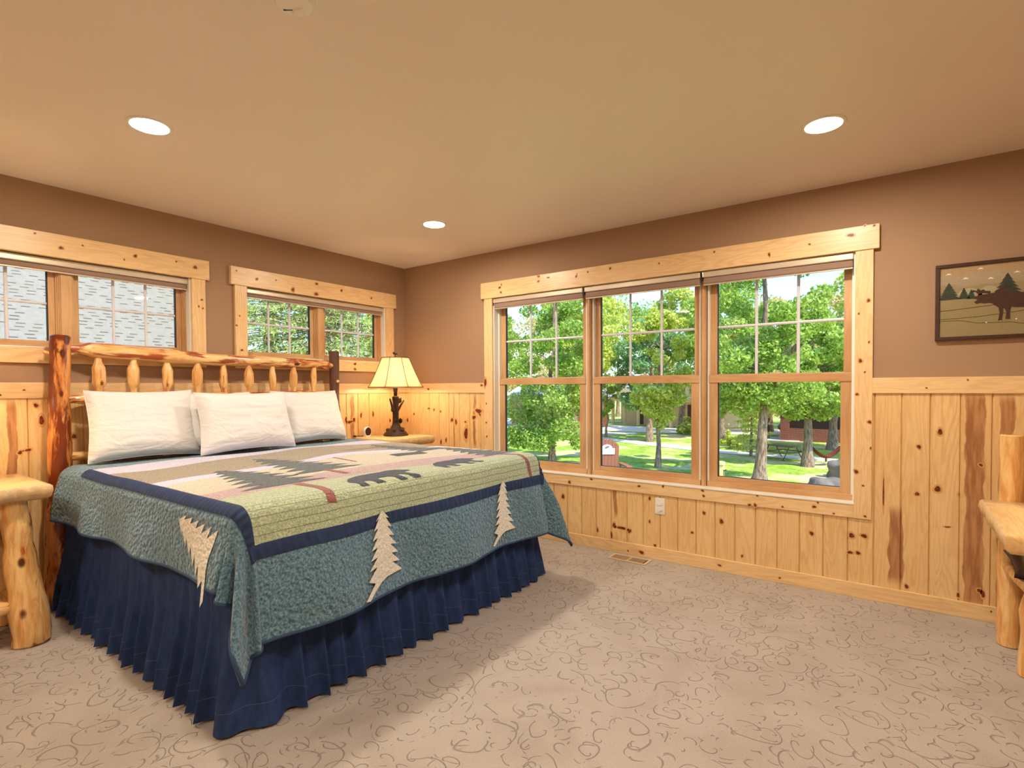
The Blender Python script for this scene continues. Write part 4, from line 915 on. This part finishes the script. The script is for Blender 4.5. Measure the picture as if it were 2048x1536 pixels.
def leafmat(name, c1, c2, c3):
    n = NT(name, .55, .3); t = n.t; g = n.nd('ShaderNodeNewGeometry'); r = g.outputs['Random Per Island']
    c = n.ramp(r, [(0, rgb(*c1)), (.5, rgb(*c2)), (1, rgb(*c3))]); n.col(c)
    out = t.nodes['Material Output']; tl = n.nd('ShaderNodeBsdfTranslucent'); n.put(tl.inputs[0], n.mix(.5, c, rgb(196, 214, 84)))
    mx = n.nd('ShaderNodeMixShader'); mx.inputs[0].default_value = .5
    t.links.new(n.b.outputs[0], mx.inputs[1]); t.links.new(tl.outputs[0], mx.inputs[2]); t.links.new(mx.outputs[0], out.inputs[0]); return n.m
M_leafG = leafmat('oak leaves', (78, 118, 44), (136, 170, 72), (206, 218, 116)); M_leafY = leafmat('yellow green leaves', (146, 164, 56), (204, 208, 88), (244, 238, 146))
M_leafD = leafmat('blue green leaves', (64, 110, 76), (112, 156, 110), (170, 200, 146)); M_needle = leafmat('spruce needles', (112, 134, 52), (178, 194, 96), (234, 236, 174)); M_leafW = leafmat('olive autumn leaves', (150, 142, 74), (196, 176, 104), (232, 204, 150))
def bark():
    n = NT('grey brown bark', .9, .2); k = n.noise(n.vec('MULTIPLY', n.co, (1, 1, .18)), scale=16, detail=5, rough=.7)
    n.col(n.mix(n.ss(k, .35, .65), rgb(92, 72, 56), rgb(158, 136, 112))); n.bump(k, .04, 1.); return n.m
M_bark = bark()
def leaf_mesh(name, blobs, nleaf, size, mat, seed, droop=0., elong=1.6):
    rg = np.random.default_rng(seed); w = np.array([b[3]**2 for b in blobs]); w = w/w.sum()
    cnt = rg.multinomial(nleaf, w); P_ = []
    for (x, y, z, r), c in zip(blobs, cnt):
        d = rg.normal(size=(c, 3)); d /= np.linalg.norm(d, axis=1)[:, None]; d[:, 2] *= .75
        P_.append(np.array([x, y, z])+d*(r*rg.uniform(.35, 1.05, (c, 1))**.6))
    P_ = np.concatenate(P_); N = len(P_)
    u = rg.normal(size=(N, 3)); u[:, 2] -= droop; u /= np.linalg.norm(u, axis=1)[:, None]
    v = rg.normal(size=(N, 3)); v[:, 2] += .8; v -= (v*u).sum(1)[:, None]*u; v /= np.linalg.norm(v, axis=1)[:, None]
    w_ = np.cross(u, v); s_ = size*rg.uniform(.6, 1.35, (N, 1))
    A = P_-u*s_*elong/2; B = P_+v*0+w_*s_/2; C = P_+u*s_*elong/2; D = P_-w_*s_/2
    V_ = np.stack([A, B, C, D], 1).reshape(-1, 3)
    me = bpy.data.meshes.new(name); me.vertices.add(4*N); me.vertices.foreach_set('co', V_.ravel().astype(np.float32))
    me.loops.add(4*N); me.loops.foreach_set('vertex_index', np.arange(4*N, dtype=np.int32)); me.polygons.add(N)
    me.polygons.foreach_set('loop_start', np.arange(0, 4*N, 4, dtype=np.int32)); me.update(calc_edges=True); me.materials.append(mat); return me
def crown_blobs(seed, R_, zc, H_, n=46, base=0):
    rd = random.Random(seed); out = []
    for i in range(n):
        th = rd.uniform(0, 2*PI); h = rd.uniform(-1, 1); rr_ = math.sqrt(1-h*h*.85)*rd.uniform(.45, 1.)
        out.append((R_*rr_*math.cos(th), R_*rr_*math.sin(th), zc+h*H_, R_*rd.uniform(.16, .30)))
    return out
def treeobj(x, y, h, r, R_, zc, H_, mat, label, seed, nleaf=12000, size=.11, trunk_pts=None, limbs=(), n=46, group='trees in the park', extra=(), name='leafy_tree'):
    t = empty(name, (x, y, G), 0); tag(t, label, 'tree', group)
    P_ = trunk_pts or wob((0, 0, -.05), (.1, .1, h), 14, .25, seed)
    f = MB().tube(P_, [r*(1.55 if i == 0 else 1.2 if i == 1 else 1)*L(1, .3, i/(len(P_)-1)) for i in range(len(P_))], 14, lump=.12, seed=seed)
    f.build('trunk', M_bark, t)
    rd = random.Random(seed); lb = list(limbs)
    for k in range(7):
        a = rd.uniform(0, 2*PI); z0 = rd.uniform(.45, .85)*h; p = Vector(P_[int(z0/h*(len(P_)-1))]); lb.append((p, p+Vector((math.cos(a)*R_*.7, math.sin(a)*R_*.7, rd.uniform(.3, 1.6))), r*.3))
    for p0, p1, rr_ in lb: MB().tube(wob(p0, p1, 7, .25, rr_*50+seed), [L(rr_, rr_*.35, i/6) for i in range(7)], 8, lump=.1).build('limb', M_bark, t)
    me = leaf_mesh('foliage', crown_blobs(seed, R_, zc, H_, n)+list(extra), nleaf, size, mat, seed)
    o = bpy.data.objects.new('foliage', me); COL.objects.link(o); o.parent = t
    return t
# the big oak in the right pane, forked above the first floor
treeobj(-.9, 21.5, 9.5, .27, 3.0, 7.2, 3.4, M_leafG, 'large forked shade tree whose trunk stands in the right pane of the wide window', 3, 34000, .10,
        [(0, 0, -.1), (.02, 0, .25), (.06, 0, .8), (.1, 0, 1.6), (.14, .0, 2.6), (.2, .1, 3.6), (.15, .1, 4.8), (.1, .1, 6.), (.2, .2, 7.6), (.1, .2, 9.5)],
        [(Vector((.2, .1, 3.9)), Vector((1.9, .3, 6.6)), .13), (Vector((.15, .1, 3.6)), Vector((-.45, .2, 6.5)), .11), (Vector((.9, .1, 5.2)), Vector((2.6, .4, 7.1)), .07)],
        extra=[(-1.6, .2, 3.6, .9), (-.6, -.3, 3.5, .9), (.7, .2, 3.6, .8), (-2.0, .3, 3.1, .6), (1.7, .3, 4., .8), (.2, -.4, 4.2, .9)])
treeobj(-6.0, 22.9, 8, .13, 1.7, 5.6, 2.4, M_leafY, 'slim leafy tree by the sign chair in the middle pane of the wide window', 5, 15000, .10, n=40, extra=[(-.1, -.2, 3.0, .7), (.5, -.1, 2.7, .5), (-.9, 0, 3.6, .6), (.8, .3, 3.6, .6), (.1, 0, 2.2, .35)])
treeobj(-11.5, 21.5, 9, .17, 2.7, 5.4, 3.3, M_leafG, 'low branching tree filling the left pane of the wide window', 8, 27000, .11, extra=[(-1.6, -.6, 1.5, 1.0), (-.2, -.9, 1.4, 1.0), (1.1, -.6, 2.0, .9), (-2.6, -.2, 1.3, .8), (1.7, .2, 1.2, .6), (.3, -.4, 3.0, 1.2), (-2.2, 0, 3., 1.2)])
treeobj(.23, 27.5, 7, .24, 2.3, 5.0, 2.3, M_leafG, 'tree holding the left end of the hammock', 12, 15000, .12, extra=[(.6, -.2, 2.9, .7), (-.8, -.3, 3.1, .7), (1.4, -.2, 3.2, .8)])
treeobj(1.68, 29.0, 6, .11, 1.6, 4.6, 1.6, M_leafY, 'thin tree holding the right end of the hammock', 14, 5000, .11, n=26)
treeobj(.55, 36.6, 8, .28, 3.0, 5.6, 2.6, M_leafG, 'tree with a thick trunk in front of the dark porch', 17, 13000, .16)
treeobj(-11.3, 35.3, 9, .24, 2.8, 5.8, 3.2, M_leafD, 'tree beyond the gravel path in the middle pane of the wide window', 21, 13000, .16, extra=[(-.8, 0, 3., .8)])
treeobj(-15.5, 36.5, 4.6, .10, 1.4, 3.4, 1.6, M_leafG, 'small round tree at the left of the middle pane', 24, 5000, .12, n=24)
treeobj(-12.2, 45.5, 9, .3, 3.6, 8.2, 4.4, M_leafY, 'yellow green tree standing by the leafy bush', 27, 12000, .19)
treeobj(-7.5, 41, 9.5, .22, 3.6, 7.4, 4.2, M_leafG, 'tree between the log lodge and the brick porch', 31, 12000, .19)
k_ = 40
for (x, y, R_, zc, H_, mt, lb) in ((-31, 37, 4.2, 7.4, 5.4, M_leafD, 'dark green tree on the far left of the wide window'), (-24, 30, 3.4, 7.2, 4.4, M_leafG, 'green tree behind the low branching tree'), (-20, 41.5, 4.0, 10.4, 4.4, M_leafY, 'yellow green tree rising over the log lodge'),
        (-16.5, 33, 3.2, 8.6, 3.6, M_leafY, 'yellow green crown between the left and middle panes'), (-5.5, 49.5, 4.4, 6.4, 4.8, M_leafW, 'olive tinged tree behind the kettle grill'), (6.5, 58, 5.5, 9.2, 6.0, M_leafY, 'yellow tree rising behind the brick porch'),
        (-1, 56, 4.6, 7.4, 5.4, M_leafW, 'autumn tinged tree above the porch roof'), (-10, 61, 3.8, 7.4, 5.4, M_leafD, 'tall blue green tree on the horizon in the right pane'), (-39, 58, 6, 8, 6, M_leafW, 'olive tree behind the brown cabin'),
        (-14, 68, 6, 10., 6.5, M_leafG, 'green tree behind the log lodge'), (-28, 66, 6, 10, 7, M_leafG, 'far green tree left of the log lodge'), (3.8, 33, 3.2, 7.2, 3.8, M_leafY, 'yellow green tree at the right edge of the wide window'), (-17, -1.6, 3.4, 6.2, 3.0, M_leafG, 'green tree top behind the shingled roof')):
    k_ += 1; treeobj(x, y, zc, .26, R_, zc, H_, mt, lb, k_, 13000, .20 if y > 38 else .16, n=64)
# spruces and layered saplings
def spruce(x, y, h, Rb, z0, mat, label, seed, nl, size, name='spruce_tree', layers=None):
    t = empty(name, (x, y, G)); tag(t, label, 'tree', 'spruces outside')
    MB().tube([(0, 0, 0), (.03, 0, h*.5), (0, 0, h)], [h*.018+.03, h*.01+.02, .01], 10, lump=.1).build('trunk', M_bark, t)
    rd = random.Random(seed); rg = np.random.default_rng(seed); P_ = []; D_ = []; nb = layers or int(h*9)
    brm = MB()
    for i in range(nb):
        zz = z0+(h-z0)*(i/nb); rr_ = Rb*(1-(zz-z0)/(h-z0))**.8*rd.uniform(.8, 1.1)+.1
        for j in range(5):
            a = rd.uniform(0, 2*PI); ca, sa = math.cos(a), math.sin(a)
            brm.tube([(0, 0, zz), (rr_*.9*ca, rr_*.9*sa, zz-rr_*.12)], [.02, .006], 5)
            for k in range(7):
                s_ = rr_*(k+2)/8.; sp = (rr_-s_)*.35+.08
                for sd_ in (-1, 1):
                    P_.append((s_*ca-sd_*sp*.7*sa, s_*sa+sd_*sp*.7*ca, zz-s_*.15+rd.uniform(-.05, .05))); D_.append((ca-sd_*.8*sa, sa+sd_*.8*ca, -.25, sp))
    per = max(1, nl//len(P_)); P_ = np.array(P_); D_ = np.array(D_); P_ = np.repeat(P_, per, 0); D_ = np.repeat(D_, per, 0); N = len(P_)
    d = D_[:, :3]/np.linalg.norm(D_[:, :3], axis=1)[:, None]
    Pn = P_+d*(rg.uniform(-.6, .6, (N, 1))*D_[:, 3:]*1.3)+rg.normal(size=(N, 3))*.015
    u = d+rg.normal(size=(N, 3))*.75; u /= np.linalg.norm(u, axis=1)[:, None]; v = np.cross(u, rg.normal(size=(N, 3))); v /= np.linalg.norm(v, axis=1)[:, None]
    s_ = size*rg.uniform(.6, 1.3, (N, 1)); V_ = np.stack([Pn, Pn+u*s_*.5+v*s_*.11, Pn+u*s_, Pn+u*s_*.5-v*s_*.11], 1).reshape(-1, 3)
    me = bpy.data.meshes.new('foliage'); me.vertices.add(4*N); me.vertices.foreach_set('co', V_.ravel().astype(np.float32)); me.loops.add(4*N); me.loops.foreach_set('vertex_index', np.arange(4*N, dtype=np.int32)); me.polygons.add(N)
    me.polygons.foreach_set('loop_start', np.arange(0, 4*N, 4, dtype=np.int32)); me.update(calc_edges=True); me.materials.append(mat)
    o = bpy.data.objects.new('foliage', me); COL.objects.link(o); o.parent = t; brm.build('branches', M_bark, t)
spruce(-7.9, 6.2, 15, 3.7, 1.2, M_needle, 'big pale tipped spruce filling the small window beside the headboard', 5, 150000, .10)
spruce(-5.9, 3.1, 14, 2.7, 1.5, M_needle, 'spruce close outside the small window, at its left', 6, 130000, .085)
spruce(-11.5, 5.2, 15, 3.6, 1.2, M_needle, 'farther spruce showing through the right of the small window', 7, 50000, .16)
spruce(-3.1, 30.4, 3.7, 1.15, .6, M_leafY, 'young layered conifer standing left of the picnic table', 8, 8000, .16, layers=10)

# neighbouring roof seen through the left window
M_shing = NT('weathered grey shingles', .9, .1); co = M_shing.co; sp = M_shing.xyz(co)
row = M_shing.math('MULTIPLY', sp[1], 11.); rr0 = M_shing.math('FLOOR', row); wx = M_shing.math('MULTIPLY', sp[0], 4.2)
cell = M_shing.white(M_shing.comb(M_shing.math('FLOOR', M_shing.math('ADD', wx, M_shing.math('MULTIPLY', M_shing.math('SINE', M_shing.math('MULTIPLY', rr0, 12.9)), 7.))), rr0, 0.))
fr = M_shing.math('FRACT', M_shing.math('ADD', wx, M_shing.math('MULTIPLY', M_shing.math('SINE', M_shing.math('MULTIPLY', rr0, 12.9)), 7.)))
dash = M_shing.math('MULTIPLY', M_shing.ss(M_shing.math('FRACT', row), .2, .34, 1., 0.), M_shing.math('MULTIPLY', M_shing.ss(fr, .1, .2), M_shing.ss(fr, .62, .75, 1., 0.)))
dash = M_shing.math('MULTIPLY', dash, M_shing.math('GREATER_THAN', cell[0], .3))
M_shing.col(M_shing.mix(M_shing.math('MULTIPLY', dash, .95), M_shing.mix(M_shing.noise(co, scale=9, detail=4), rgb(116, 111, 100), rgb(138, 132, 120)), M_shing.mix(cell[0], rgb(74, 46, 34), rgb(92, 80, 62)))); M_shing = M_shing.m
t = empty('neighbour_house', (-6.2, 2.05, 0)); tag(t, 'neighbouring house with a pale grey shingled roof outside the left window', 'house')
M_side = plain('tan siding', rgb(170, 140, 104), .8); M_fas = plain('cream fascia', rgb(226, 220, 204), .6)
# local: roof plane rises away (-x) from the eave; mesh built in its own plane so the courses follow the slope
sl_len = 4.4; ang = math.radians(46)
r_ = MB().box((-16, 0, -.06), (0, sl_len, 0)).build('roof', M_shing, t, smooth=False)
r_.matrix_local = Matrix.Translation((0, 0, .42)) @ Matrix(((0, -math.cos(ang), math.sin(ang), 0), (1, 0, 0, 0), (0, math.sin(ang), math.cos(ang), 0), (0, 0, 0, 1)))
ex, ez = sl_len*math.cos(ang), sl_len*math.sin(ang)
r2_ = MB().box((-16, 0, -.06), (0, sl_len, 0)).build('roof', M_shing, t, smooth=False)
r2_.matrix_local = Matrix.Translation((-2*ex, 0, .42)) @ Matrix(((0, math.cos(ang), -math.sin(ang), 0), (1, 0, 0, 0), (0, math.sin(ang), math.cos(ang), 0), (0, 0, 0, 1)))
MB().tube([(-ex, -16, .44+ez), (-ex, 0, .44+ez)], .09, 10).build('ridge_cap', plain('grey ridge cap', rgb(150, 150, 150), .8), t)
f = MB(); f.add([(-.4, -15.8, G), (-2*ex+.4, -15.8, G), (-2*ex+.4, -.2, G), (-.4, -.2, G), (-.4, -15.8, .7), (-2*ex+.4, -15.8, .7), (-2*ex+.4, -.2, .7), (-.4, -.2, .7), (-ex, -15.8, .30+ez), (-ex, -.2, .30+ez)], [(0, 3, 7, 4), (1, 5, 6, 2), (0, 4, 8, 5, 1), (3, 2, 6, 9, 7)])
f.build('siding_walls', M_side, t, smooth=False); MB().box((-.02, -16, .30), (.05, 0, .42)).build('gutter', M_fas, t, smooth=False, bevel=.01)

# log lodge, brown cabin, brick porch
M_lw = plain('honey log siding', rgb(236, 204, 148), .6, vary=.12, scale=3); M_lt = plain('pale timber', rgb(238, 208, 148), .6); M_dk = plain('dark opening', rgb(66, 42, 28), .5); M_rf = plain('pale metal roof', rgb(206, 206, 206), .5)
t = empty('log_lodge', (-19.6, 51.5, G), -.35); tag(t, 'honey coloured log lodge with a columned porch across the park', 'building')
MB().box((-3.2, 1.5, 0), (9, 8, 5.6)).build('wall', M_lw, t, smooth=False)
for x in (-3.0, -1.2, .8, 2.8, 5.2, 8.4): MB().tube([(x, 0, 0), (x, 0, 2.7)], .19, 12, lump=.05).build('column', M_lt, t)
MB().box((-3.2, -.25, 2.65), (9, .25, 3.0)).build('porch_beam', M_lt, t, smooth=False)
MB().box((-3.6, -.6, 3.0), (9.4, 1.6, 3.12)).build('porch_roof', M_rf, t, smooth=False)
for x in (-.3, 6.6): MB().box((x-.5, 1.44, 0), (x+.5, 1.5, 2.3)).build('door', M_dk, t, smooth=False)
for x in (-1.8, 1.2, 4.2): MB().box((x-.45, 1.42, 3.9), (x+.45, 1.5, 5.0)).build('window', plain('white window frame', rgb(236, 234, 226), .4), t, smooth=False)
f = MB(); f.add([(-3.7, .9, 5.4), (9.5, .9, 5.4), (9.5, 4.8, 7.4), (-3.7, 4.8, 7.4), (9.5, 8.6, 5.4), (-3.7, 8.6, 5.4)], [(0, 1, 2, 3), (3, 2, 4, 5), (1, 4, 2), (0, 3, 5), (0, 5, 4, 1)]); f.build('roof', M_rf, t, smooth=False)
M_br = NT('brick', .85, .2); bt = M_br.nd('ShaderNodeTexBrick'); M_br.put(bt.inputs['Vector'], M_br.vec('ADD', M_br.comb(M_br.xyz(M_br.co)[0], M_br.xyz(M_br.co)[2], 0.), (0, 0, 0))); bt.inputs['Scale'].default_value = 1
for k, v in (('Color1', rgb(120, 56, 38)), ('Color2', rgb(98, 42, 30)), ('Mortar', rgb(130, 100, 84)), ('Brick Width', .24), ('Row Height', .08), ('Mortar Size', .012)): bt.inputs[k].default_value = v
M_br.col(bt.outputs[0]); M_br = M_br.m
t = empty('brown_cabin', (-27.6, 44.0, G), -.45); tag(t, 'brown wooden cabin behind the trees in the left pane of the wide window', 'building')
MB().box((-5, 0, 0), (5, 6, 3.4)).build('wall', plain('cedar shakes', rgb(172, 112, 66), .8, vary=.2, scale=6), t, smooth=False)
f = MB(); f.add([(-5.5, -.5, 3.3), (5.5, -.5, 3.3), (5.5, 3, 5.4), (-5.5, 3, 5.4), (5.5, 6.5, 3.3), (-5.5, 6.5, 3.3)], [(0, 1, 2, 3), (3, 2, 4, 5), (1, 4, 2), (0, 3, 5), (0, 5, 4, 1)]); f.build('roof', M_rf, t, smooth=False)
for x in (-3, 0, 3): MB().box((x-.5, -.05, 1.1), (x+.5, 0, 2.2)).build('window', M_dk, t, smooth=False)
MB().tube([(4.9, -.1, 0), (4.9, -.1, 3.3)], .16, 10).build('column', M_lt, t)
t = empty('brick_porch', (-.2, 41.4, G), 0); tag(t, 'red brick house with a dark screened porch behind the hammock', 'building')
MB().box((-2.6, 0, 0), (7.5, .3, .95)).build('low_wall', M_br, t, smooth=False); MB().box((-3.1, -.1, 0), (-2.5, .5, 3.3)).build('pillar', M_br, t, smooth=False)
MB().box((-2.6, 2.8, 0), (7.5, 3.0, 3.4)).build('back_wall', plain('dark porch wall', rgb(74, 62, 60), .8), t, smooth=False)
for x in (.2, 2.9, 5.6): MB().box((x-.09, .05, .95), (x+.09, .25, 3.2)).build('post', plain('brown post', rgb(96, 70, 52), .7), t, smooth=False)
MB().box((-3.4, -.6, 3.2), (8, 6, 3.5)).build('roof', plain('brown roof edge', rgb(110, 90, 76), .8), t, smooth=False)
MB().box((-3.1, 3, 0), (8, 8, 3.2)).build('house_wall', M_br, t, smooth=False)
t = empty('patio', (-3.6, 42.6, G)); tag(t, 'grey paved pad under the kettle grill', 'patio'); MB().box((-1.6, -1.4, 0), (1.6, 1.2, .05)).build('paving', plain('grey pavers', rgb(196, 192, 188), .8), t, smooth=False)

# garden things
t = empty('kettle_grill', (-3.3, 42.4, G+.05)); tag(t, 'black kettle grill on three legs at the brick pillar', 'grill')
MB().lathe([(0, .62), (.2, .66), (.33, .78), (.36, .9)], n=24).build('bowl', M_blk, t); MB().lathe([(.37, .9), (.34, 1.04), (.2, 1.16), (.03, 1.2), (0, 1.2)], n=24).build('lid', plain('grill lid', rgb(90, 90, 96), .25), t)
for k in range(3): MB().tube([(.2*math.cos(k*2.1), .2*math.sin(k*2.1), .68), (.38*math.cos(k*2.1), .38*math.sin(k*2.1), 0)], .022, 8).build('leg', M_cass, t)
MB().tube([(-.06, 0, 1.2), (-.05, 0, 1.26), (.05, 0, 1.26), (.06, 0, 1.2)], .012, 6).build('handle', M_blk, t)
t = empty('garden_chair', (-4.55, 42.3, G+.05)); tag(t, 'dark patio chair beside the kettle grill', 'chair')
MB().box((-.28, -.28, .4), (.28, .28, .46)).build('seat', M_blk, t, smooth=False); MB().box((-.28, .24, .46), (.28, .3, 1.05)).build('backrest', M_blk, t, smooth=False)
for sx in (-.25, .25):
    for sy in (-.25, .25): MB().box((sx-.025, sy-.025, 0), (sx+.025, sy+.025, .4)).build('leg', M_blk, t, smooth=False)
M_pic = plain('weathered picnic boards', rgb(124, 86, 62), .8, vary=.15)
t = empty('picnic_table', (-1.35, 30.0, G), -.5); tag(t, 'brown picnic table with metal legs under the big tree', 'table')
MB().box((-.92, -.37, .72), (.92, .37, .77)).build('table_top', M_pic, t, smooth=False)
for sy in (-1, 1): MB().box((-.92, sy*.78-.13, .43), (.92, sy*.78+.13, .47)).build('bench_seat', M_pic, t, smooth=False)
for x in (-.65, .65):
    MB().tube([(x, -.3, .72), (x, -.78, .02)], .025, 8).tube([(x, -.78, .02), (x, -.62, .02)], .025, 8).build('leg', M_blk, t); MB().tube([(x, .3, .72), (x, .78, .02)], .025, 8).build('leg', M_blk, t)
    MB().tube([(x, -.85, .42), (x, .85, .42)], .025, 8).build('crossbar', M_blk, t)
t = empty('hammock', (.95, 28.2, G)); tag(t, 'rust coloured cloth hammock slung between two trees', 'hammock')
def hm(u, v):
    p = Vector((L(-.62, .70, u), L(-.55, .65, u), 0)); s_ = 4*u*(1-u); w = .32*s_**.6*(v*2-1)
    return (p.x-w*.6, p.y+w*.6, 1.12-.72*s_+.5*abs(v*2-1)**2*.25*s_)
o = MB().grid(hm, 30, 9).build('cloth', plain('rust hammock cloth', rgb(104, 44, 30), .8, vary=.3), t); o.modifiers.new('thick', 'SOLIDIFY').thickness = .01
MB().tube([(-.62, -.55, 1.12), (-.7, -.66, 1.2)], .015, 6).tube([(.7, .65, 1.12), (.74, .78, 1.2)], .015, 6).build('rope', M_pic, t)
MB().box((-.02, -.02, .22), (.08, .08, .42)).build('storage_sack', M_pic, t, smooth=False, bevel=.02)
for k, (x, y, r, l) in enumerate(((2.05, 24.5, (.72, .62, .62), 'rounded grey boulder at the right edge of the wide window'), (1.85, 20.75, (.8, .6, .36), 'low pale boulder in front, at the bottom right of the wide window'))):
    tag(MB().blob((0, 0, r[2]*.45), r, k+3, .45, 1.6, 26, 18).build('boulder', plain('granite', rgb(112, 101, 92), .85, vary=.2, scale=5, bump=.02), ang=35), l, 'boulder', 'granite boulders').location = (x, y, G)
t = empty('fence_post', (-.80, 14.95, G)); tag(t, 'square pale wooden post with a small black hook outside the wide window', 'post')
M_post = plain('treated pine post', rgb(206, 186, 124), .7); MB().box((-.075, -.075, 0), (.075, .075, 1.50)).build('shaft', M_post, t, smooth=False); MB().box((-.10, -.10, 1.50), (.10, .10, 1.62)).build('post_cap', M_post, t, smooth=False, bevel=.02)
MB().tube([(.075, -.04, 1.32), (.17, -.05, 1.36), (.17, -.05, 1.34)], .016, 8).tube([(.085, -.05, 1.1), (.085, -.05, 1.36)], .014, 8).build('hook', M_blk, t)
t = empty('garden_light_pole', (-4.15, 27.0, G)); tag(t, 'thin dark garden pole with a round head on the lawn', 'pole')
MB().tube([(0, 0, 0), (0, 0, 1.75)], .03, 10).build('pole', M_blk, t); MB().blob((0, 0, .5), (.07, .07, .09), 1, 0).build('collar', M_blk, t); MB().lathe([(.06, 1.7), (.11, 1.76), (.12, 1.95), (.07, 2.03), (0, 2.05)], n=16).build('lantern_head', M_blk, t)
# giant lawn chair with a white sign
M_rw = plain('red brown stained boards', rgb(142, 88, 66), .75, vary=.16, scale=18)
t = empty('giant_lawn_chair', (-5.58, 16.15, G), .75); tag(t, 'giant brown lawn chair with a rounded back carrying a white sign', 'chair')
lean = Matrix.Rotation(.16, 3, 'X')
for k in range(7):
    x0 = -.52+k*.149; xm = x0+.07; hh = 1.28*math.sqrt(max(.05, 1-(xm/.72)**2))**.9-.02*(k % 2)
    nseg = 8; prof = [(x0, 0), (x0+.142, 0)]+[(x0+.142-(.142)*(j/nseg), hh+.03*math.sin(PI*j/nseg)-(abs(x0+.142-(.142)*(j/nseg))-abs(xm))*1.2) for j in range(nseg+1)]
    f = MB(); f.prism(prof, lambda a, b, d: (a, d, b), .035); f.v = [tuple(lean @ Vector(v)+Vector((0, .2, .78))) for v in f.v]; f.build('back_slat', M_rw, t, smooth=False)
for x in (-.72, .60): MB().box((x-.06, -.8, .98), (x+.18, .35, 1.03)).build('armrest', M_rw, t, smooth=False, bevel=.01)
for x in (-.66, .62):
    MB().box((x, -.72, 0), (x+.05, -.58, .98)).build('leg', M_rw, t, smooth=False); MB().box((x, .22, 0), (x+.05, .34, .98)).build('leg', M_rw, t, smooth=False)
for k in range(6): MB().box((-.6, -.72+k*.15, .62-.02*k), (.6, -.58+k*.15, .655-.02*k)).build('seat_slat', M_rw, t, smooth=False)
f = MB(); sg = [(-.33, 0), (.33, 0), (.33, .24)]+[(.24*math.cos(a)*.95, .24+.17*math.sin(a)) for a in [PI*i/12 for i in range(13)]]+[(-.33, .24)]
f.prism(sg, lambda a, b, d: (a, d, b), .02); f.v = [tuple(lean @ (Vector(v)+Vector((0, -.035, .64)))+Vector((0, .2, .78))) for v in f.v]; sgo = f.build('sign_board', plain('white sign paint', rgb(240, 238, 240), .5, vary=.01), t, smooth=False)
f = MB(); f.prism([(.075*math.cos(a)*(1.3), .045*math.sin(a)+.3+.03*math.cos(a)) for a in [2*PI*i/14 for i in range(14)]], lambda a, b, d: (a, -.002-d, b), .004)
f.v = [tuple(lean @ (Vector(v)+Vector((0, -.035, .64)))+Vector((0, .2, .78))) for v in f.v]; f.build('leaf_emblem', plain('emblem plum', rgb(120, 92, 100), .6), sgo, smooth=False)
f = MB(); rd = random.Random(4); x = -.27
while x < .27:
    w = rd.uniform(.02, .05); hgt = rd.uniform(.04, .065); f.box((x, -.006, .09), (x+w*.35, -.002, .09+hgt)).box((x, -.006, .09+hgt*.4), (x+w, -.002, .09+hgt*.55)); x += w+.015
f.v = [tuple(lean @ (Vector(v)+Vector((0, -.035, .64)))+Vector((0, .2, .78))) for v in f.v]; f.build('sign_lettering', plain('faded blue lettering', rgb(150, 168, 196), .6), sgo, smooth=False)
# bushes
for k, (x, y, r, m_, l) in enumerate(((-11.3, 42.9, .95, M_leafY, 'bright yellow green bush by the road in the middle pane'), (-9.9, 42.4, .8, M_leafY, 'smaller bush at the right of the bright yellow green bush'), (-4.9, 33.6, .75, M_leafY, 'low leafy bush at the left of the young conifer'), (1.35, 40.6, .5, M_leafG, 'small bush against the low brick wall'), (-25.5, 41.5, 1.2, M_leafW, 'pale shrub by the lawn in the left pane'))):
    t = empty('bush', (x, y, G)); tag(t, l, 'bush', 'garden bushes')
    me = leaf_mesh('foliage', crown_blobs(k+70, r, r*.8, r*.7, 16), 2600, .13, m_, k); o = bpy.data.objects.new('foliage', me); COL.objects.link(o); o.parent = t
    MB().tube([(0, 0, 0), (0, 0, r)], .04, 6).build('stem', M_bark, t)
